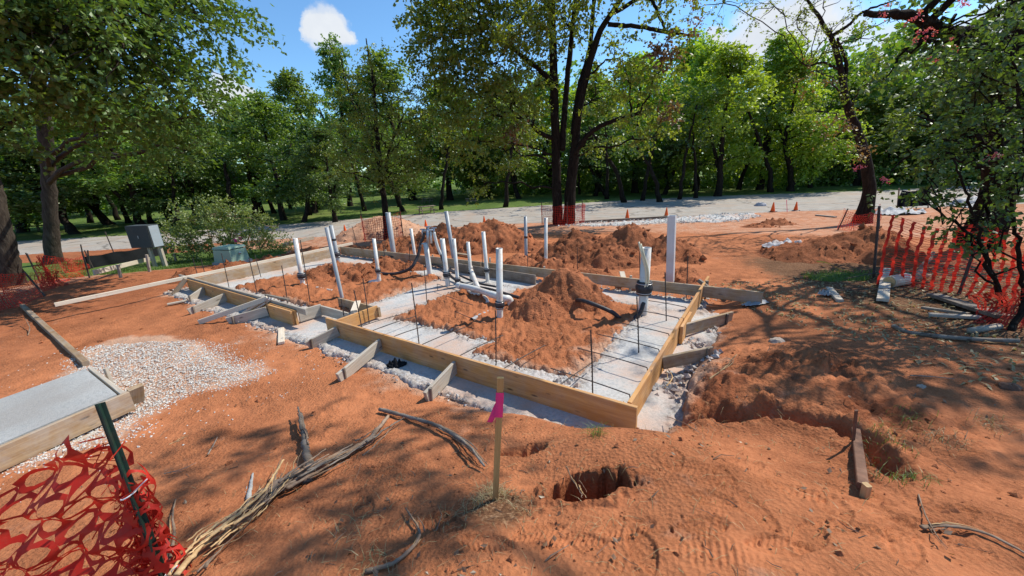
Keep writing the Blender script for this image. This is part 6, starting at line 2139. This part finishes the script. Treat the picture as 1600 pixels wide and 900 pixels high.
# ------------------------------------------------------------------ foreground net and T-post
fb = G(258, 905); ft = at_y(156, 630, fb[1] + .12)
fn = thing('steel_fence_post', 'dark green steel T-post leaning in the bottom left corner', 'fence post', fb)
m4, L = frame(fb - (ft - fb) * .15, ft, up=(.55, -.85, 0))
P = MB()
P.box((0, -.018, -.003), (L, .018, .003)); P.box((0, -.003, .0), (L, .003, .028))
P.build('post', MAT['greenpost'], fn, mat4=m4)
for i in range(int(L / .055)):
    x = .03 + i * .055
    if x > L - .03: break
    P = MB(); P.box((x, -.008, -.008), (x + .016, .008, -.0028), taper=.7)
    P.build('stud', MAT['greenpost'], fn, mat4=m4)
for (f_, ang_, ln) in ((.52, .5, .13), (.03, .6, .12)):
    c = fb + (ft - fb) * f_ + np.array([0, -.02, 0])
    lp = [c + np.array([.030 * math.cos(a), .030 * math.sin(a), .012 * math.cos(a)]) for a in np.linspace(R(60), R(420), 20)]
    tag(MB().tube(lp + [], .0032, 6).tube(smooth_path([lp[-1], c + np.array([.05, -.02, .03]), c + np.array([.05 + ln * .6, -.01, .03 + ln * .5])], 8), .0026, 5).build('cable_tie', MAT['tie'], smooth=True),
        ('upper' if f_ > .3 else 'lower') + ' white cable tie round the green T-post', 'cable tie')


def holed_net(mapf, nu, nv, rg_, hx=.40, hy=.36, seg=10):
    """sheet with oval holes: every cell is a ring between its square border and its hole"""
    mb = MB()
    a = np.arange(seg) * 2 * np.pi / seg + .2
    sq = np.stack([np.cos(a), np.sin(a)], 1)
    sq = sq / np.abs(sq).max(1)[:, None] * .5
    for i in range(nu):
        for j in range(nv):
            if rg_.uniform() < .03: continue
            kx = hx * rg_.uniform(.85, 1.12); ky = hy * rg_.uniform(.85, 1.1)
            ho = np.stack([np.cos(a) * kx, np.sin(a) * ky], 1)
            mid = sq * .45 + ho * .55
            uvs = np.vstack([sq, mid, ho]) + np.array([i + .5 + (.5 if j % 2 else 0), j + .5])
            V = np.array([mapf(u_, v_) for u_, v_ in uvs])
            k = np.arange(seg)
            F = np.vstack([np.stack([k, (k + 1) % seg, (k + 1) % seg + seg, k + seg], 1), np.stack([k + seg, (k + 1) % seg + seg, (k + 1) % seg + 2 * seg, k + 2 * seg], 1)])
            mb.add(V, F)
    return mb


rg = np.random.default_rng(8)
ax_ = (ft - fb); LP = np.linalg.norm(ax_); axn = ax_ / LP
fr_left = np.array([-1.0, -.12, .02]); fr_left /= np.linalg.norm(fr_left)
nu, nv = 9, 9


def map_main(u_, v_):
    s = (u_ - .2) / nu; t = v_ / nv
    base = fb + axn * LP * (t * .93 + .03)
    reach = 1.25 * s
    fan = (t - .62) * .22 * s                      # strands spread away from the post
    sag = -.95 * s * (1 - .15 * s) * (.30 + .75 * t)
    o_ = base + fr_left * reach + np.array([0, 0, sag + fan * .6])
    fold = .04 * math.sin(u_ * 1.6 + v_ * 1.1) * min(1, s * 3 + .2) + .035 * math.sin(v_ * 2.2 - u_ * 1.3) + .008 * math.sin(u_ * 5.1 + v_ * 4.3)
    return o_ + np.array([.014 * math.sin(v_ * 2.6 + u_ * 1.3), fold, .016 * math.sin(u_ * 2.7 + v_ * 1.9)])


net = thing('safety_net', 'bright red plastic netting bunched on the T-post in the foreground', 'safety net', fb)
holed_net(map_main, nu, nv, rg, .42, .33).build('mesh', MAT['net'], net, smooth=True)


def map_fold(k):
    def f_(u_, v_):
        s = u_ / 4.0; t = v_ / 7.0
        base = fb + axn * LP * (t * (.62 - .06 * k) + .0)
        a = s * 5.2 + k * 2.0 + t * 2.5
        r_ = .05 + .035 * math.sin(t * 9 + k * 1.7) + .045 * (1 - t)
        return base + np.array([-.03 - .02 * k + r_ * math.cos(a) * 1.15, .035 + r_ * math.sin(a) * .6, .02 * math.sin(u_ * 3 + v_ * 2)])
    return f_


for k in range(3):
    holed_net(map_fold(k), 4, 7, rg, .42, .36).build('fold', MAT['net'], net, smooth=True)
# torn strands
P = MB()
for i in range(34):
    t = rg.uniform(.05, .85)
    a = fb + axn * LP * t + np.array([rg.uniform(-.06, .02), -.03, 0])
    e = a + np.array([rg.uniform(-.20, .11), rg.uniform(-.06, .05), rg.uniform(-.14, .08)])
    m_ = (a + e) / 2 + np.array([rg.normal(0, .03), rg.normal(0, .03), rg.uniform(0, .05)])
    pp = smooth_path([a, m_, e], 9)
    sd_ = np.array([.0, 0, 1.0]) * rg.uniform(.0015, .005)
    V = np.stack([pp - sd_, pp + sd_], 1).reshape(-1, 3)
    idx = np.arange(18).reshape(9, 2)
    P.add(V, np.stack([idx[:-1, 0], idx[:-1, 1], idx[1:, 1], idx[1:, 0]], -1))
P.build('torn_strands', MAT['net'], net, smooth=True)

# ------------------------------------------------------------------ roots and broken wood in the foreground
def strands(name, label, pxpath, lifts, n_, spread, rad, mats, seed, cat='root', taper=.35, knot=0.0):
    """a bundle of woody strands following a pixel path on the ground"""
    rg_ = np.random.default_rng(seed)
    base = [G(px, py, l) for (px, py), l in zip(pxpath, lifts)]
    root = thing(name, label, cat, base[0])
    K = 18 + 6 * len(base)
    P0 = smooth_path(base, K)
    for i in range(n_):
        off = rg_.normal(0, spread, 3) * np.array([1, 1, .6]); off[2] = abs(off[2])
        tw = rg_.normal(0, spread * .8, 3); tw[2] = abs(tw[2]) * .6
        s = np.linspace(0, 1, K)[:, None]
        a0 = rg_.uniform(0, .7) if i else 0; a1 = min(1, a0 + rg_.uniform(.15, .55)) if i else 1
        path = P0 + off + tw * np.sin(s * np.pi * rg_.uniform(.6, 1.8) + rg_.uniform(0, 3)) + .42 * spread * np.cumsum(rg_.normal(0, .22, (K, 3)), 0) * np.array([1, 1, .5])
        i0, i1 = int(a0 * K), max(int(a1 * K), int(a0 * K) + 5)
        path = path[i0:i1]
        k = len(path)
        r_ = rad * rg_.uniform(.25, .9) if i else rad * 1.5
        rr2 = r_ * np.linspace(1, taper, k) * (1 + rg_.normal(0, .10 + knot, k))
        nm = 'strand' if n_ > 1 else 'root'
        MB().tube(path, np.maximum(rr2, .0012), 7, squash=rg_.uniform(.5, 1)).build(nm, MAT[mats[i % len(mats)]], root, smooth=True)
    return root


strands('broken_root', 'thick fibrous root lying diagonally in the left foreground', [(400, 800), (450, 765), (520, 725), (570, 695), (612, 662)], [.02, .04, .04, .04, .05], 20, .040, .027, ['root', 'root', 'dark_wood'], 1)
strands('split_wood', 'fan of pale split wood strips at the bottom left of centre', [(285, 905), (340, 860), (390, 820), (430, 780), (452, 735)], [.03, .05, .05, .06, .09], 30, .045, .013, ['splinter', 'splinter', 'root'], 2)
strands('stump_root', 'twisted dark root stub sticking up beside the fibrous root', [(478, 748), (485, 730), (480, 705), (475, 680), (470, 655)], [.01, .04, .05, .06, .08], 12, .022, .024, ['dark_wood', 'root'], 3, knot=.12)
strands('broken_root', 'long thin dark root curving from the form brace to the stake', [(597, 645), (640, 655), (690, 672), (725, 695), (748, 720), (765, 742)], [.03, .03, .03, .03, .03, .02], 12, .022, .013, ['dark_wood', 'root'], 4)
strands('twig', 'thin forked twig at the bottom edge left of the stake', [(575, 893), (620, 880), (655, 850), (660, 828), (640, 797)], [.01, .015, .02, .03, .03], 4, .008, .008, ['root', 'splinter'], 5, 'twig')
strands('twig', 'pale strip of bark in the bottom left, between net and split wood', [(262, 900), (270, 850), (268, 815), (275, 785)], [.02, .03, .02, .02], 3, .006, .007, ['root', 'splinter'], 6, 'twig')
strands('twig', 'dry split stick at the far bottom right', [(1440, 828), (1475, 824), (1530, 835), (1580, 858), (1620, 880)], [.01, .015, .02, .02, .02], 4, .010, .008, ['root', 'splinter'], 7, 'twig')
strands('twig', 'bent thin twig above the dry stick at bottom right', [(1428, 760), (1440, 800), (1462, 840), (1485, 862)], [.01, .02, .02, .01], 2, .006, .003, ['root'], 8, 'twig')
strands('twig', 'short dark twig left of the fibrous root', [(325, 712), (333, 700), (341, 686)], [.005, .01, .02], 2, .003, .005, ['dark_wood'], 9, 'twig')
strands('twig', 'small bundle of dry straw on the left foreground clay', [(268, 695), (280, 690), (290, 684), (300, 680)], [.005, .01, .01, .01], 8, .012, .0028, ['splinter', 'root'], 10, 'twig')
strands('twig', 'thin dark sticks below the straw bundle', [(255, 745), (285, 738), (305, 728)], [.005, .01, .01], 4, .012, .003, ['dark_wood'], 11, 'twig')
strands('twig', 'small dry twig behind the left edging board', [(42, 525), (46, 516), (45, 507)], [.0, .05, .12], 2, .01, .006, ['root'], 12, 'twig')
strands('twig', 'dark stick on the dirt between brace and survey stake', [(700, 622), (715, 628), (735, 630)], [.008, .012, .01], 2, .006, .006, ['dark_wood'], 13, 'twig')
strands('wood_chip', 'splintered wood scraps leaning in the rubble by the form corner', [(1040, 610), (1043, 598), (1038, 583)], [.02, .06, .1], 4, .012, .006, ['splinter'], 14, 'wood scrap')
strands('wood_chip', 'torn splinter on the front board near its right end', [(990, 665), (982, 652), (975, 640)], [.02, .05, .09], 1, .004, .008, ['splinter'], 15, 'wood scrap')
strands('twig', 'branch litter on the berm left of the rusty bar', [(1110, 600), (1135, 580), (1150, 566)], [.03, .05, .06], 3, .015, .006, ['splinter', 'root'], 16, 'twig')
strands('twig', 'long dark stick in the shade at far right', [(1420, 588), (1450, 592), (1490, 594)], [.01, .015, .01], 2, .008, .006, ['dark_wood'], 17, 'twig')
strands('twig', 'scattered short roots poking from the trench bank', [(1050, 660), (1085, 672), (1110, 690)], [.02, .02, .02], 6, .03, .003, ['root'], 18, 'twig')
strands('twig', 'dry roots hanging over the rim of the hole', [(890, 745), (905, 770), (915, 790)], [.03, .02, .02], 6, .022, .003, ['root', 'splinter'], 19, 'twig')
strands('concrete_dribble', 'narrow grey splash of dried concrete beside the split wood', [(388, 790), (391, 765), (396, 740)], [.0, .0, .0], 3, .008, .014, ['slab'], 20, 'concrete')
# bits of stick and bark too small to count
rg = np.random.default_rng(202)
P = MB(); n = 260
t_ = rg.uniform(R(-56), R(56), n); r_ = np.exp(rg.uniform(np.log(1.05), np.log(6), n))
xs, ys = r_ * np.sin(t_), r_ * np.cos(t_)
zs = zsheet(xs, ys, gz)
for x, y, z in zip(xs, ys, zs):
    u_, v_ = uv(x, y)
    if -.2 < u_ < 10.2 and -.4 < v_ < 4: continue
    a = rg.uniform(0, 6.28); L = rg.exponential(.05) + .02
    d = np.array([math.cos(a), math.sin(a), 0]) * L
    p = np.array([x, y, z + .006])
    P.tube([p, p + d * .5 + np.array([0, 0, rg.uniform(0, .012)]) + rg.normal(0, .12 * L, 3) * np.array([1, 1, 0]), p + d], rg.uniform(.0012, .004) * np.array([1, .9, .5]), 4)
tag(P.build('stick_litter', MAT['root']), 'little sticks and bark bits strewn over the clay', 'litter', kind='stuff')
P = MB(); n = 420
t_ = rg.uniform(R(-56), R(56), n); r_ = np.exp(rg.uniform(np.log(1.05), np.log(7), n))
xs, ys = r_ * np.sin(t_), r_ * np.cos(t_)
ok = (conc_mask(xs, ys) < -.1)
xs, ys = xs[ok], ys[ok]
C = np.stack([xs, ys, zsheet(xs, ys, gz) + .01], 1)
leaf_cloud(P, C, np.zeros_like(C), 1, 1, .01, .035, rg, aspect=.3, droop=0, up=2.5)
tag(P.build('fallen_leaves', LEAF['brown'], attr='lv'), 'scattered withered leaves lying on the clay', 'fallen leaves', kind='stuff')
